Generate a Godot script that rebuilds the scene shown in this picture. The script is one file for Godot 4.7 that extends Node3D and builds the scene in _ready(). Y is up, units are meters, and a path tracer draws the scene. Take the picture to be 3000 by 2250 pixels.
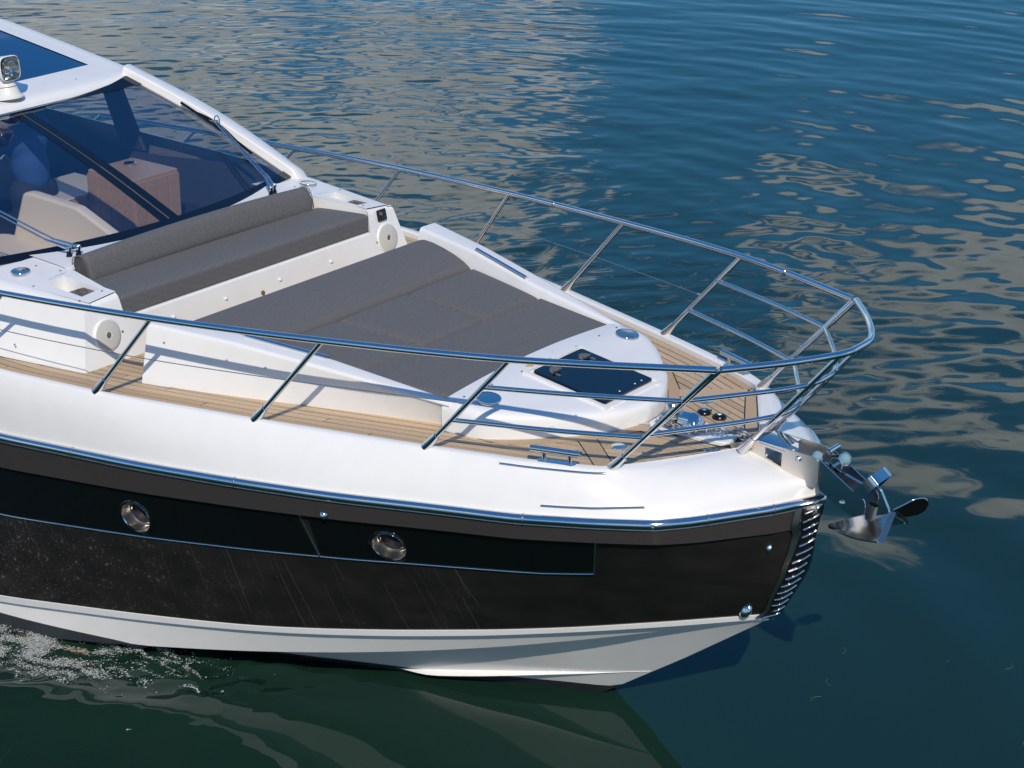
extends Node3D
# A white and black motor yacht seen from a drone off its starboard bow, on calm dark water.
# x runs forward along the yacht, y up from the water, z to starboard; metres.

var M := {}
var Y: Node3D
var rng := RandomNumberGenerator.new()
var names := {}

# ---------------------------------------------------------------- helpers: tables and curves
func tab(t: Array, x: float) -> float:
	if x <= t[0][0]:
		return t[0][1]
	for i in range(1, t.size()):
		if x <= t[i][0]:
			var f: float = (x - t[i - 1][0]) / (t[i][0] - t[i - 1][0])
			return lerpf(t[i - 1][1], t[i][1], f)
	return t[t.size() - 1][1]

func spline(p: Array, n: int) -> PackedVector3Array:
	var out := PackedVector3Array()
	var m := p.size() - 1
	for i in n:
		var f := float(i) / (n - 1) * m
		var k := mini(int(f), m - 1)
		var a: Vector3 = p[maxi(k - 1, 0)]
		var b: Vector3 = p[k]
		var c: Vector3 = p[k + 1]
		var d: Vector3 = p[mini(k + 2, m)]
		out.append(b.cubic_interpolate(c, a, d, f - k))
	return out

func line(a: Vector3, b: Vector3, n: int) -> PackedVector3Array:
	var out := PackedVector3Array()
	for i in n:
		out.append(a.lerp(b, float(i) / (n - 1)))
	return out

# ---------------------------------------------------------------- helpers: meshes
func finish(V: PackedVector3Array, N: PackedVector3Array, U: PackedVector2Array, I: PackedInt32Array) -> ArrayMesh:
	for k in range(0, I.size(), 3):
		var a := V[I[k]]
		var g := (V[I[k + 2]] - a).cross(V[I[k + 1]] - a)
		if g.dot(N[I[k]] + N[I[k + 1]] + N[I[k + 2]]) < 0.0:
			var s := I[k + 1]
			I[k + 1] = I[k + 2]
			I[k + 2] = s
	var arr := []
	arr.resize(Mesh.ARRAY_MAX)
	arr[Mesh.ARRAY_VERTEX] = V
	arr[Mesh.ARRAY_NORMAL] = N
	arr[Mesh.ARRAY_TEX_UV] = U
	arr[Mesh.ARRAY_INDEX] = I
	var m := ArrayMesh.new()
	m.add_surface_from_arrays(Mesh.PRIMITIVE_TRIANGLES, arr)
	return m

# a smooth sheet through rows of points; out is a direction that its outer side faces (zero: away from its middle)
func grid(rows: Array, out := Vector3.ZERO, wrap := false) -> ArrayMesh:
	var nr := rows.size()
	var nc: int = rows[0].size()
	var V := PackedVector3Array()
	var U := PackedVector2Array()
	var N := PackedVector3Array()
	var I := PackedInt32Array()
	var mid := Vector3.ZERO
	var vv := 0.0
	for i in nr:
		var uu := 0.0
		if i > 0:
			vv += (rows[i][nc / 2] as Vector3).distance_to(rows[i - 1][nc / 2])
		for j in nc:
			var p: Vector3 = rows[i][j]
			if j > 0:
				uu += p.distance_to(rows[i][j - 1])
			V.append(p)
			U.append(Vector2(uu, vv))
			mid += p
	mid /= V.size()
	N.resize(V.size())
	for i in nr - 1:
		for j in nc - 1:
			var a := i * nc + j
			var b := a + 1
			var c := a + nc
			var d := c + 1
			var n := (V[d] - V[a]).cross(V[c] - V[b])
			N[a] += n
			N[b] += n
			N[c] += n
			N[d] += n
			if V[a].distance_squared_to(V[b]) > 1e-12 and not V[a].is_equal_approx(V[c]):
				I.append_array([a, b, c])
			elif not V[a].is_equal_approx(V[c]):
				I.append_array([a, d, c])
			if not V[c].is_equal_approx(V[d]) and not V[b].is_equal_approx(V[d]):
				I.append_array([b, d, c])
			elif V[a].is_equal_approx(V[c]):
				I.append_array([a, b, d])
	if wrap:
		for i in nr:
			var s := N[i * nc] + N[i * nc + nc - 1]
			N[i * nc] = s
			N[i * nc + nc - 1] = s
	var score := 0.0
	for k in V.size():
		N[k] = N[k].normalized()
		if N[k] == Vector3.ZERO:
			N[k] = Vector3.UP
		score += N[k].dot(out if out != Vector3.ZERO else V[k] - mid)
	if score < 0.0:
		for k in N.size():
			N[k] = -N[k]
	return finish(V, N, U, I)

func join(list: Array) -> ArrayMesh:
	var V := PackedVector3Array()
	var N := PackedVector3Array()
	var U := PackedVector2Array()
	var I := PackedInt32Array()
	for m in list:
		var s: Array = m.surface_get_arrays(0)
		var at := V.size()
		V.append_array(s[Mesh.ARRAY_VERTEX])
		N.append_array(s[Mesh.ARRAY_NORMAL])
		U.append_array(s[Mesh.ARRAY_TEX_UV])
		for k in s[Mesh.ARRAY_INDEX]:
			I.append(k + at)
	return finish(V, N, U, I)

func moved(m: ArrayMesh, t: Transform3D) -> ArrayMesh:
	var s: Array = m.surface_get_arrays(0)
	var V: PackedVector3Array = s[Mesh.ARRAY_VERTEX]
	var N: PackedVector3Array = s[Mesh.ARRAY_NORMAL]
	for k in V.size():
		V[k] = t * V[k]
		N[k] = (t.basis * N[k]).normalized()
	return finish(V, N, s[Mesh.ARRAY_TEX_UV], s[Mesh.ARRAY_INDEX])

# the same shape on the port side
func mir(m: ArrayMesh) -> ArrayMesh:
	return moved(m, Transform3D(Basis(Vector3(1, 0, 0), Vector3(0, 1, 0), Vector3(0, 0, -1)), Vector3.ZERO))

# without the triangles that reach within r of any of these points
func punch(m: ArrayMesh, at: Array, r: float) -> ArrayMesh:
	var s: Array = m.surface_get_arrays(0)
	var V: PackedVector3Array = s[Mesh.ARRAY_VERTEX]
	var I: PackedInt32Array = s[Mesh.ARRAY_INDEX]
	var keep := PackedInt32Array()
	for k in range(0, I.size(), 3):
		var hit := false
		for c in at:
			for q in 3:
				if V[I[k + q]].distance_to(c) < r:
					hit = true
		if not hit:
			keep.append_array([I[k], I[k + 1], I[k + 2]])
	return finish(V, s[Mesh.ARRAY_NORMAL], s[Mesh.ARRAY_TEX_UV], keep)

func fan(P: PackedVector3Array, n: Vector3) -> ArrayMesh:
	var mid := Vector3.ZERO
	for p in P:
		mid += p
	mid /= P.size()
	var V := PackedVector3Array([mid])
	var N := PackedVector3Array([n])
	var U := PackedVector2Array([Vector2.ZERO])
	var I := PackedInt32Array()
	for p in P:
		V.append(p)
		N.append(n)
		U.append(Vector2(p.x, p.z))
	for k in P.size():
		I.append_array([0, 1 + k, 1 + (k + 1) % P.size()])
	return finish(V, N, U, I)

func tube(P: PackedVector3Array, r: float, sides := 12, r2 := -1.0) -> ArrayMesh:
	var rows := []
	var t := (P[1] - P[0]).normalized()
	var u := t.cross(Vector3.UP if absf(t.y) < 0.9 else Vector3.RIGHT).normalized()
	for i in P.size():
		var tn := (P[mini(i + 1, P.size() - 1)] - P[maxi(i - 1, 0)]).normalized()
		u = (u - tn * u.dot(tn)).normalized()
		var w := tn.cross(u)
		var rr := r if r2 < 0 else lerpf(r, r2, float(i) / (P.size() - 1))
		var ring := PackedVector3Array()
		for k in sides + 1:
			var a := TAU * (k % sides) / sides
			ring.append(P[i] + (u * cos(a) + w * sin(a)) * rr)
		rows.append(ring)
	var parts := [grid(rows, Vector3.ZERO, true)]
	# normals of a long bent tube: point away from its axis
	var s: Array = parts[0].surface_get_arrays(0)
	var N: PackedVector3Array = s[Mesh.ARRAY_NORMAL]
	var V: PackedVector3Array = s[Mesh.ARRAY_VERTEX]
	for i in P.size():
		for k in sides + 1:
			N[i * (sides + 1) + k] = (V[i * (sides + 1) + k] - P[i]).normalized()
	parts = [finish(V, N, s[Mesh.ARRAY_TEX_UV], s[Mesh.ARRAY_INDEX])]
	var e: PackedVector3Array = rows[0].slice(0, sides)
	parts.append(fan(e, (P[0] - P[1]).normalized()))
	e = rows[rows.size() - 1].slice(0, sides)
	parts.append(fan(e, (P[P.size() - 1] - P[P.size() - 2]).normalized()))
	return join(parts)

func rod(a: Vector3, b: Vector3, r: float, sides := 12, r2 := -1.0) -> ArrayMesh:
	return tube(PackedVector3Array([a, b]), r, sides, r2)

# a turned shape about y: profile of Vector2(radius, height)
func lathe(prof: Array, seg := 24) -> ArrayMesh:
	var list := []
	var run := []
	for k in prof.size():
		run.append(prof[k])
		var sharp := false
		if k > 0 and k < prof.size() - 1:
			var d1: Vector2 = (prof[k] - prof[k - 1]).normalized()
			var d2: Vector2 = (prof[k + 1] - prof[k]).normalized()
			sharp = d1.dot(d2) < 0.75
		if sharp or k == prof.size() - 1:
			var rows := []
			for q in run:
				var ring := PackedVector3Array()
				for j in seg + 1:
					var a := TAU * (j % seg) / seg
					ring.append(Vector3(q.x * cos(a), q.y, q.x * sin(a)))
				rows.append(ring)
			var d: Vector2 = run[run.size() - 1] - run[0]
			var m := grid(rows, Vector3.ZERO, true)
			# outer side: left of the way up the profile
			var s: Array = m.surface_get_arrays(0)
			var V: PackedVector3Array = s[Mesh.ARRAY_VERTEX]
			var N: PackedVector3Array = s[Mesh.ARRAY_NORMAL]
			var want := Vector2(d.y, -d.x)
			var sc := 0.0
			for i in V.size():
				var rad := Vector3(V[i].x, 0, V[i].z).normalized()
				sc += N[i].dot(rad) * want.x + N[i].y * want.y
			if sc < 0:
				for i in N.size():
					N[i] = -N[i]
				m = finish(V, N, s[Mesh.ARRAY_TEX_UV], s[Mesh.ARRAY_INDEX])
			list.append(m)
			run = [prof[k]]
	return join(list)

func round_poly(p: PackedVector2Array, r: float, n := 4) -> PackedVector2Array:
	var out := PackedVector2Array()
	var m := p.size()
	for i in m:
		var a := p[(i + m - 1) % m]
		var b := p[i]
		var c := p[(i + 1) % m]
		var rr := minf(r, 0.45 * minf(a.distance_to(b), b.distance_to(c)))
		var s := b + (a - b).normalized() * rr
		var e := b + (c - b).normalized() * rr
		for k in n + 1:
			var t := float(k) / n
			out.append(s.lerp(b, t).lerp(b.lerp(e, t), t))
	return out

func inset(p: PackedVector2Array, d: float) -> PackedVector2Array:
	var out := PackedVector2Array()
	var m := p.size()
	var area := 0.0
	for i in m:
		area += p[i].cross(p[(i + 1) % m])
	var sgn := signf(area)
	for i in m:
		var e1 := (p[i] - p[(i + m - 1) % m]).normalized()
		var e2 := (p[(i + 1) % m] - p[i]).normalized()
		var n1 := Vector2(-e1.y, e1.x) * sgn
		var n2 := Vector2(-e2.y, e2.x) * sgn
		var h := (n1 + n2)
		var l := maxf(h.dot(n1), 0.3)
		out.append(p[i] + h / l * d)
	return out

func cap(p: PackedVector2Array, y: float, up: bool) -> ArrayMesh:
	var V := PackedVector3Array()
	var N := PackedVector3Array()
	for q in p:
		V.append(Vector3(q.x, y, q.y))
		N.append(Vector3.UP if up else Vector3.DOWN)
	var I := Geometry2D.triangulate_polygon(p)
	if I.is_empty():
		return fan(V, N[0])
	return finish(V, N, p.duplicate(), I)

# a slab over an outline in x, z from y0 to y1 with rounded upper (and lower) edges
func slab(p: PackedVector2Array, y0: float, y1: float, r := 0.0, both := false, steps := 4) -> ArrayMesh:
	var rings := []
	var prof := []
	if both:
		for k in steps + 1:
			var a := PI / 2 * k / steps
			prof.append(Vector2(r * (1 - sin(a)), y0 + r * (1 - cos(a))))
	else:
		prof.append(Vector2(0, y0))
	if r > 0.0:
		for k in steps + 1:
			var a := PI / 2 * k / steps
			prof.append(Vector2(r * (1 - cos(a)), y1 - r + r * sin(a)))
	else:
		prof.append(Vector2(0, y1))
	for q in prof:
		var pp := inset(p, q.x) if q.x > 1e-6 else p
		var ring := PackedVector3Array()
		for k in pp.size() + 1:
			var w := pp[k % pp.size()]
			ring.append(Vector3(w.x, q.y, w.y))
		rings.append(ring)
	var last: Vector2 = prof[prof.size() - 1]
	var first: Vector2 = prof[0]
	return join([grid(rings, Vector3.ZERO, true), cap(inset(p, last.x), y1, true), cap(inset(p, first.x) if first.x > 0 else p, y0, false)])

func rect(x0: float, z0: float, x1: float, z1: float) -> PackedVector2Array:
	return PackedVector2Array([Vector2(x0, z0), Vector2(x1, z0), Vector2(x1, z1), Vector2(x0, z1)])

func rbox(x: float, y: float, z: float, r: float) -> ArrayMesh:
	return slab(round_poly(rect(-x / 2, -z / 2, x / 2, z / 2), r * 2.2, 3), -y / 2, y / 2, r, true, 3)

# a plate of thickness t between z - t/2 and z + t/2 with an outline in x, y
func plate(p: PackedVector2Array, z: float, t: float, r := 0.002) -> ArrayMesh:
	var m := slab(p, -t / 2, t / 2, r, true, 2)
	return moved(m, Transform3D(Basis(Vector3(1, 0, 0), Vector3(0, 0, 1), Vector3(0, 1, 0)), Vector3(0, 0, z)))

# a cushion: its upper side spans from edge line A to edge line B
func pillow(A: PackedVector3Array, B: PackedVector3Array, thick: float, r: float, nt := 22, puff := 0.008) -> ArrayMesh:
	var ns := A.size()
	var top := []
	var la := 0.0
	for i in ns - 1:
		la += A[i].distance_to(A[i + 1])
	var lt := A[ns / 2].distance_to(B[ns / 2])
	var ts := edges(nt, r / lt)
	var ss := edges(34, r / la)
	for t in ts:
		var row := PackedVector3Array()
		for s in ss:
			var f: float = s * (ns - 1)
			var k := mini(int(f), ns - 2)
			var a := A[k].lerp(A[k + 1], f - k)
			var b := B[k].lerp(B[k + 1], f - k)
			var p := a.lerp(b, t)
			var d: float = minf(minf(t, 1 - t) * lt, minf(s, 1 - s) * la)
			if d < r:
				p.y -= r - sqrt(maxf(0.0, r * r - (r - d) * (r - d)))
			p.y += puff * (1 - pow(2 * t - 1, 4)) * (1 - pow(2 * s - 1, 4))
			row.append(p)
		top.append(row)
	# skirt
	var rim := PackedVector3Array()
	for j in ss.size():
		rim.append(top[0][j])
	for i in range(1, ts.size()):
		rim.append(top[i][ss.size() - 1])
	for j in range(ss.size() - 2, -1, -1):
		rim.append(top[ts.size() - 1][j])
	for i in range(ts.size() - 2, -1, -1):
		rim.append(top[i][0])
	var low := PackedVector3Array()
	for p in rim:
		low.append(p - Vector3(0, thick - r, 0))
	return join([grid(top, Vector3.UP), grid([rim, low], Vector3.ZERO, true)])

func edges(n: int, e: float) -> Array:
	var out := []
	for k in 7:
		var q := float(k) / 7
		out.append(e * q * q)
	for k in n + 1:
		out.append(lerpf(e, 1 - e, float(k) / n))
	for k in range(6, -1, -1):
		var q := float(k) / 7
		out.append(1 - e * q * q)
	return out

# ---------------------------------------------------------------- helpers: nodes
func part(called: String, m: Mesh, mat: Material, parent: Node3D, at := Vector3.ZERO, turn := Basis()) -> MeshInstance3D:
	var o := MeshInstance3D.new()
	o.name = called
	o.mesh = m
	o.material_override = mat
	o.transform = Transform3D(turn, at)
	parent.add_child(o, true)
	return o

func hold(called: String, parent: Node3D, at := Vector3.ZERO, turn := Basis()) -> Node3D:
	var o := Node3D.new()
	o.name = called
	o.transform = Transform3D(turn, at)
	parent.add_child(o, true)
	return o

func tag(o: Node, label: String, category := "", group := "", kind := "") -> void:
	if label:
		o.set_meta("label", label)
	if category:
		o.set_meta("category", category)
	if group:
		o.set_meta("group", group)
	if kind:
		o.set_meta("kind", kind)

# a basis whose y axis points along d
func along(d: Vector3, roll := 0.0) -> Basis:
	var y := d.normalized()
	var x := y.cross(Vector3.FORWARD if absf(y.z) < 0.9 else Vector3.RIGHT).normalized()
	return Basis(x, y, x.cross(y)) * Basis(Vector3.UP, roll)

func lin(r: float, g: float, b: float) -> Color:
	return Color(r, g, b).linear_to_srgb()

func mat(called: String, c: Color, rough: float, metal := 0.0, spec := 0.5) -> StandardMaterial3D:
	var m := StandardMaterial3D.new()
	m.resource_name = called
	m.albedo_color = c
	m.roughness = rough
	m.metallic = metal
	m.metallic_specular = spec
	M[called] = m
	return m

func noise(s: int, f: float, oct := 4) -> FastNoiseLite:
	var n := FastNoiseLite.new()
	n.seed = s
	n.noise_type = FastNoiseLite.TYPE_SIMPLEX_SMOOTH
	n.frequency = f
	n.fractal_type = FastNoiseLite.FRACTAL_FBM if oct > 1 else FastNoiseLite.FRACTAL_NONE
	n.fractal_octaves = oct
	return n

# ---------------------------------------------------------------- light, sky, camera
func _ready() -> void:
	rng.seed = 20240611
	var cam := Camera3D.new()
	cam.name = "camera"
	cam.fov = 21.4
	cam.near = 0.1
	cam.far = 9000.0
	cam.position = Vector3(5.2413, 6.6646, 9.4447)
	cam.rotation_degrees = Vector3(-21.281, 38.297, 0)
	add_child(cam)
	cam.current = true
	var env := Environment.new()
	env.background_mode = Environment.BG_SKY
	var sky := Sky.new()
	var pano := PanoramaSkyMaterial.new()
	pano.panorama = sky_image()
	sky.sky_material = pano
	env.sky = sky
	env.tonemap_mode = Environment.TONE_MAPPER_LINEAR
	env.tonemap_exposure = 1.0
	env.sdfgi_enabled = true
	env.ssao_enabled = true
	env.ssil_enabled = true
	var we := WorldEnvironment.new()
	we.name = "environment"
	we.environment = env
	add_child(we)
	var sun := DirectionalLight3D.new()
	sun.name = "sun"
	sun.light_energy = 1.12
	sun.light_color = Color(1.0, 0.955, 0.89)
	sun.light_angular_distance = 0.5
	sun.shadow_enabled = true
	add_child(sun)
	sun.look_at_from_position(Vector3.ZERO, Vector3(-0.52, -0.645, -0.56), Vector3.UP)
	materials()
	water()
	Y = hold("motor_yacht", self)
	tag(Y, "white and black motor yacht with teak foredeck and steel bow rails, filling the left half", "motor yacht")
	hull()
	deck()
	cockpit()
	foredeck()
	rails()
	bow_gear()
	superstructure()
	interior()
	cushions()
	anchor_and_chain()
	person()
	foam()

# air and clouds, the same kind of sky all round
func sky_image() -> ImageTexture:
	var w := 1024
	var h := 512
	var im := Image.create(w, h, false, Image.FORMAT_RGBF)
	var big := noise(11, 2.2, 5)
	var fine := noise(12, 7.0, 4)
	# banks of fair-weather cloud low all round: bearing west of north, height, half sizes (degrees), weight
	var banks := [[48.0, 12.0, 10.0, 5.5, 0.34], [41.0, 16.5, 5.0, 3.0, 0.26], [23.0, 17.5, 4.5, 2.4, 0.185], [26.0, 22.3, 8.0, 2.8, 0.21], [21.5, 19.5, 4.0, 3.5, 0.2], [29.0, 11.0, 6.0, 3.0, -0.3]]
	var r := RandomNumberGenerator.new()
	r.seed = 4
	for k in 13:
		banks.append([70.0 + 22.5 * k + r.randf_range(-6, 6), r.randf_range(9, 22), r.randf_range(7, 13), r.randf_range(4, 6.5), r.randf_range(0.25, 0.36)])
	for j in h:
		var el := PI / 2 - PI * (j + 0.5) / h
		var sy := sin(el)
		var cy := cos(el)
		var f := clampf(sy, 0.0, 1.0)
		var t := pow(1.0 - f, 2.6)
		var haze := pow(1.0 - f, 15.0)
		var base := Vector3(0.034, 0.145, 0.43).lerp(Vector3(0.10, 0.49, 0.90), t).lerp(Vector3(0.55, 0.66, 0.80), haze)
		for i in w:
			var az := TAU * (i + 0.5) / w
			var c := base
			if sy > 0.0:
				var d := Vector3(sin(az) * cy, sy, -cos(az) * cy)
				# a layer of fair-weather clouds overhead and towards the horizon
				var n := -0.12
				var deg := rad_to_deg(el)
				for b in banks:
					var da: float = wrapf(-rad_to_deg(az) - b[0], -180.0, 180.0) * cy / b[2]
					var de: float = (deg - b[1]) / b[3]
					var e := da * da + de * de
					if e < 7.0:
						n += b[4] * exp(-e)
				if n > -0.11 and n < 0.9:
					n += 0.46 * big.get_noise_3d(d.x * 2.6, d.y * 5.5, d.z * 2.6) + 0.16 * fine.get_noise_3d(d.x * 2.4, d.y * 5.0, d.z * 2.4)
					var k := smoothstep(0.03, 0.15, n)
					var lit := 0.88 + 0.5 * clampf(n - 0.1, 0.0, 0.5)
					c = c.lerp(Vector3(lit * 0.965, lit * 0.99, lit), k * 0.92)
			im.set_pixel(i, j, Color(c.x, c.y, c.z))
	return ImageTexture.create_from_image(im)

# ---------------------------------------------------------------- materials
func ramp_tex(s: int, f: float, oct: int, cols: Array, size := 512, nt := FastNoiseLite.TYPE_SIMPLEX_SMOOTH) -> NoiseTexture2D:
	var t := NoiseTexture2D.new()
	t.width = size
	t.height = size
	t.seamless = true
	var n := noise(s, f, oct)
	n.noise_type = nt
	t.noise = n
	var g := Gradient.new()
	var off := PackedFloat32Array()
	var cc := PackedColorArray()
	for k in cols.size():
		off.append(float(k) / (cols.size() - 1))
		cc.append(cols[k])
	g.offsets = off
	g.colors = cc
	t.color_ramp = g
	return t

func materials() -> void:
	var w := mat("gelcoat", Color(1, 1, 1), 0.22, 0.0, 0.5)
	w.albedo_texture = ramp_tex(3, 0.012, 4, [Color(0.885, 0.882, 0.872), Color(0.90, 0.898, 0.892), Color(0.91, 0.908, 0.902)], 512)
	w.uv1_triplanar = true
	w.uv1_world_triplanar = true
	w.uv1_scale = Vector3(0.7, 0.7, 0.7)
	var s := mat("steel", Color(0.86, 0.855, 0.85), 0.07, 1.0)
	s.roughness_texture = ramp_tex(5, 0.02, 3, [Color(0.6, 0.6, 0.6), Color(1, 1, 1)], 256)
	s.uv1_triplanar = true
	s.uv1_scale = Vector3(3, 3, 3)
	s.roughness = 0.1
	mat("dull_steel", Color(0.74, 0.72, 0.69), 0.28, 1.0)
	mat("galvanised", lin(0.42, 0.42, 0.41), 0.5, 0.6)
	mat("roller_plastic", lin(0.20, 0.33, 0.40), 0.35)
	mat("black_rubber", lin(0.006, 0.006, 0.007), 0.22)
	mat("window_black", lin(0.004, 0.0045, 0.005), 0.06)
	mat("caulk", lin(0.012, 0.011, 0.01), 0.7)
	mat("antifouling", lin(0.028, 0.034, 0.04), 0.55)
	mat("growth", lin(0.16, 0.09, 0.03), 0.8)
	var b := mat("black_gelcoat", Color(1, 1, 1), 0.16, 0.0, 0.5)
	b.albedo_texture = hull_image()
	b.uv1_scale = Vector3(1.0 / 5.6, 1.0 / 1.6, 1)
	b.uv1_offset = Vector3(5.6 / 5.6, 0, 0)
	mat("sheer_black", lin(0.040, 0.036, 0.035), 0.22)
	var grain := ramp_tex(21, 0.035, 5, [Color(0.80, 0.79, 0.77), Color(0.94, 0.935, 0.93), Color(1, 1, 1)], 512)
	var cols := [lin(0.62, 0.455, 0.285), lin(0.56, 0.41, 0.255), lin(0.66, 0.49, 0.32), lin(0.53, 0.38, 0.235), lin(0.60, 0.45, 0.295)]
	for k in cols.size():
		var t := mat("teak%d" % k, cols[k], 0.62)
		t.albedo_texture = grain
		t.uv1_scale = Vector3(0.9, 26.0, 1)
		t.uv1_offset = Vector3(0.19 * k, 0.31 * k, 0)
	var fb := mat("cushion_fabric", lin(0.158, 0.158, 0.161), 0.9)
	fb.albedo_texture = ramp_tex(31, 0.05, 4, [Color(0.70, 0.70, 0.71), Color(0.86, 0.86, 0.86), Color(1, 0.99, 0.97)], 512)
	fb.uv1_scale = Vector3(8.0, 0.9, 1)
	fb.rim_enabled = true
	fb.rim = 0.25
	fb.heightmap_enabled = true
	fb.heightmap_texture = ramp_tex(32, 0.06, 3, [Color(0, 0, 0), Color(1, 1, 1)], 256)
	fb.heightmap_scale = 0.06
	mat("fabric_seam", lin(0.06, 0.058, 0.057), 0.95)
	var g := mat("windshield_glass", Color(0.10, 0.27, 0.50, 0.17), 0.02)
	g.transparency = BaseMaterial3D.TRANSPARENCY_ALPHA
	g.metallic_specular = 0.75
	var g2 := mat("side_glass", Color(0.05, 0.09, 0.14, 0.22), 0.02)
	g2.transparency = BaseMaterial3D.TRANSPARENCY_ALPHA
	mat("sunroof_glass", lin(0.002, 0.03, 0.12), 0.03, 0.0, 0.9)
	mat("frit", lin(0.004, 0.006, 0.011), 0.05)
	mat("hatch_acrylic", lin(0.004, 0.007, 0.014), 0.03, 0.0, 0.65)
	mat("hatch_handle", lin(0.11, 0.12, 0.12), 0.5)
	mat("grey_plastic", lin(0.13, 0.115, 0.12), 0.45)
	mat("cream_plastic", lin(0.66, 0.64, 0.58), 0.4)
	mat("searchlight_white", lin(0.72, 0.71, 0.68), 0.3)
	mat("lining", lin(0.03, 0.035, 0.05), 0.7)
	mat("beige_leather", lin(0.70, 0.62, 0.51), 0.5)
	var wd := mat("walnut", lin(0.42, 0.28, 0.175), 0.35)
	wd.albedo_texture = grain
	wd.uv1_triplanar = true
	wd.uv1_scale = Vector3(6, 0.8, 6)
	mat("pale_top", lin(0.45, 0.42, 0.38), 0.3)
	mat("skin", lin(0.42, 0.24, 0.16), 0.6)
	mat("blue_shirt", lin(0.016, 0.065, 0.21), 0.85)
	mat("navy_trousers", lin(0.012, 0.016, 0.03), 0.85)
	mat("brown_hair", lin(0.03, 0.02, 0.014), 0.7)
	mat("yellow_sticker", lin(0.78, 0.48, 0.02), 0.5)
	mat("blue_button", lin(0.05, 0.35, 0.7), 0.4)
	mat("white_paint", lin(0.78, 0.78, 0.77), 0.4)
	mat("foam_white", lin(0.44, 0.47, 0.46), 0.75)
	mat("weed", lin(0.11, 0.13, 0.11), 0.7)
	mat("speaker_grille", lin(0.54, 0.53, 0.48), 0.5)
	mat("anchor_steel", Color(0.84, 0.83, 0.82), 0.16, 1.0)
	mat("port_glass", lin(0.03, 0.016, 0.02), 0.05)
	mat("cheek_steel", Color(0.90, 0.87, 0.83), 0.3, 1.0)
	M_stud = lathe([Vector2(0.0075, 0.0), Vector2(0.007, 0.003), Vector2(0.004, 0.0045), Vector2(0.0, 0.0045)], 10)

# black gelcoat with dried salt specks and runs, u along the hull from x = -5.6 to 0, v up the hull to 1.6 m
func hull_image() -> ImageTexture:
	var w := 1400
	var h := 400
	var im := Image.create(w, h, false, Image.FORMAT_RGB8)
	var n := noise(41, 0.012, 4)
	var nf := noise(42, 0.07, 3)
	for j in h:
		for i in w:
			var a := n.get_noise_2d(i, j * 1.6)
			var k := 0.135 + 0.03 * a
			var aft := 1.0 - smoothstep(300.0, 760.0, float(i))
			var spot := nf.get_noise_2d(i * 1.3, j)
			k += 0.18 * aft * smoothstep(0.30, 0.55, spot) * smoothstep(-0.1, 0.35, a)
			im.set_pixel(i, j, Color(k * 1.03, k * 0.98, k * 0.94))
	# runs of dried salt below the window joint and the portholes
	var r := RandomNumberGenerator.new()
	r.seed = 77
	for s in 34:
		var x := r.randf_range(560, 1000) if s < 24 else r.randf_range(120, 560)
		var y := r.randf_range(40, 170)
		var long := r.randf_range(70, 230)
		var c := r.randf_range(0.2, 0.42)
		var drift := r.randf_range(0.05, 0.14)
		for k in int(long):
			x += drift + r.randf_range(-0.35, 0.35)
			var px := Vector2i(int(x), int(y) + k)
			if px.x > 0 and px.x < w - 1 and px.y < h:
				var c0 := im.get_pixelv(px)
				im.set_pixelv(px, c0.lerp(Color(c, c * 0.99, c * 0.96), 0.5))
	for s in 1900:
		var x := absf(r.randfn(0.0, 260.0))
		var y := r.randf_range(150, 395) if r.randf() < 0.75 else r.randf_range(10, 395)
		if x < w - 2:
			var c := r.randf_range(0.2, 0.45)
			im.set_pixel(int(x), int(y), Color(c, c, c * 0.97))
			if r.randf() < 0.4:
				im.set_pixel(int(x) + 1, int(y), Color(c, c, c * 0.97))
	return ImageTexture.create_from_image(im)

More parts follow.
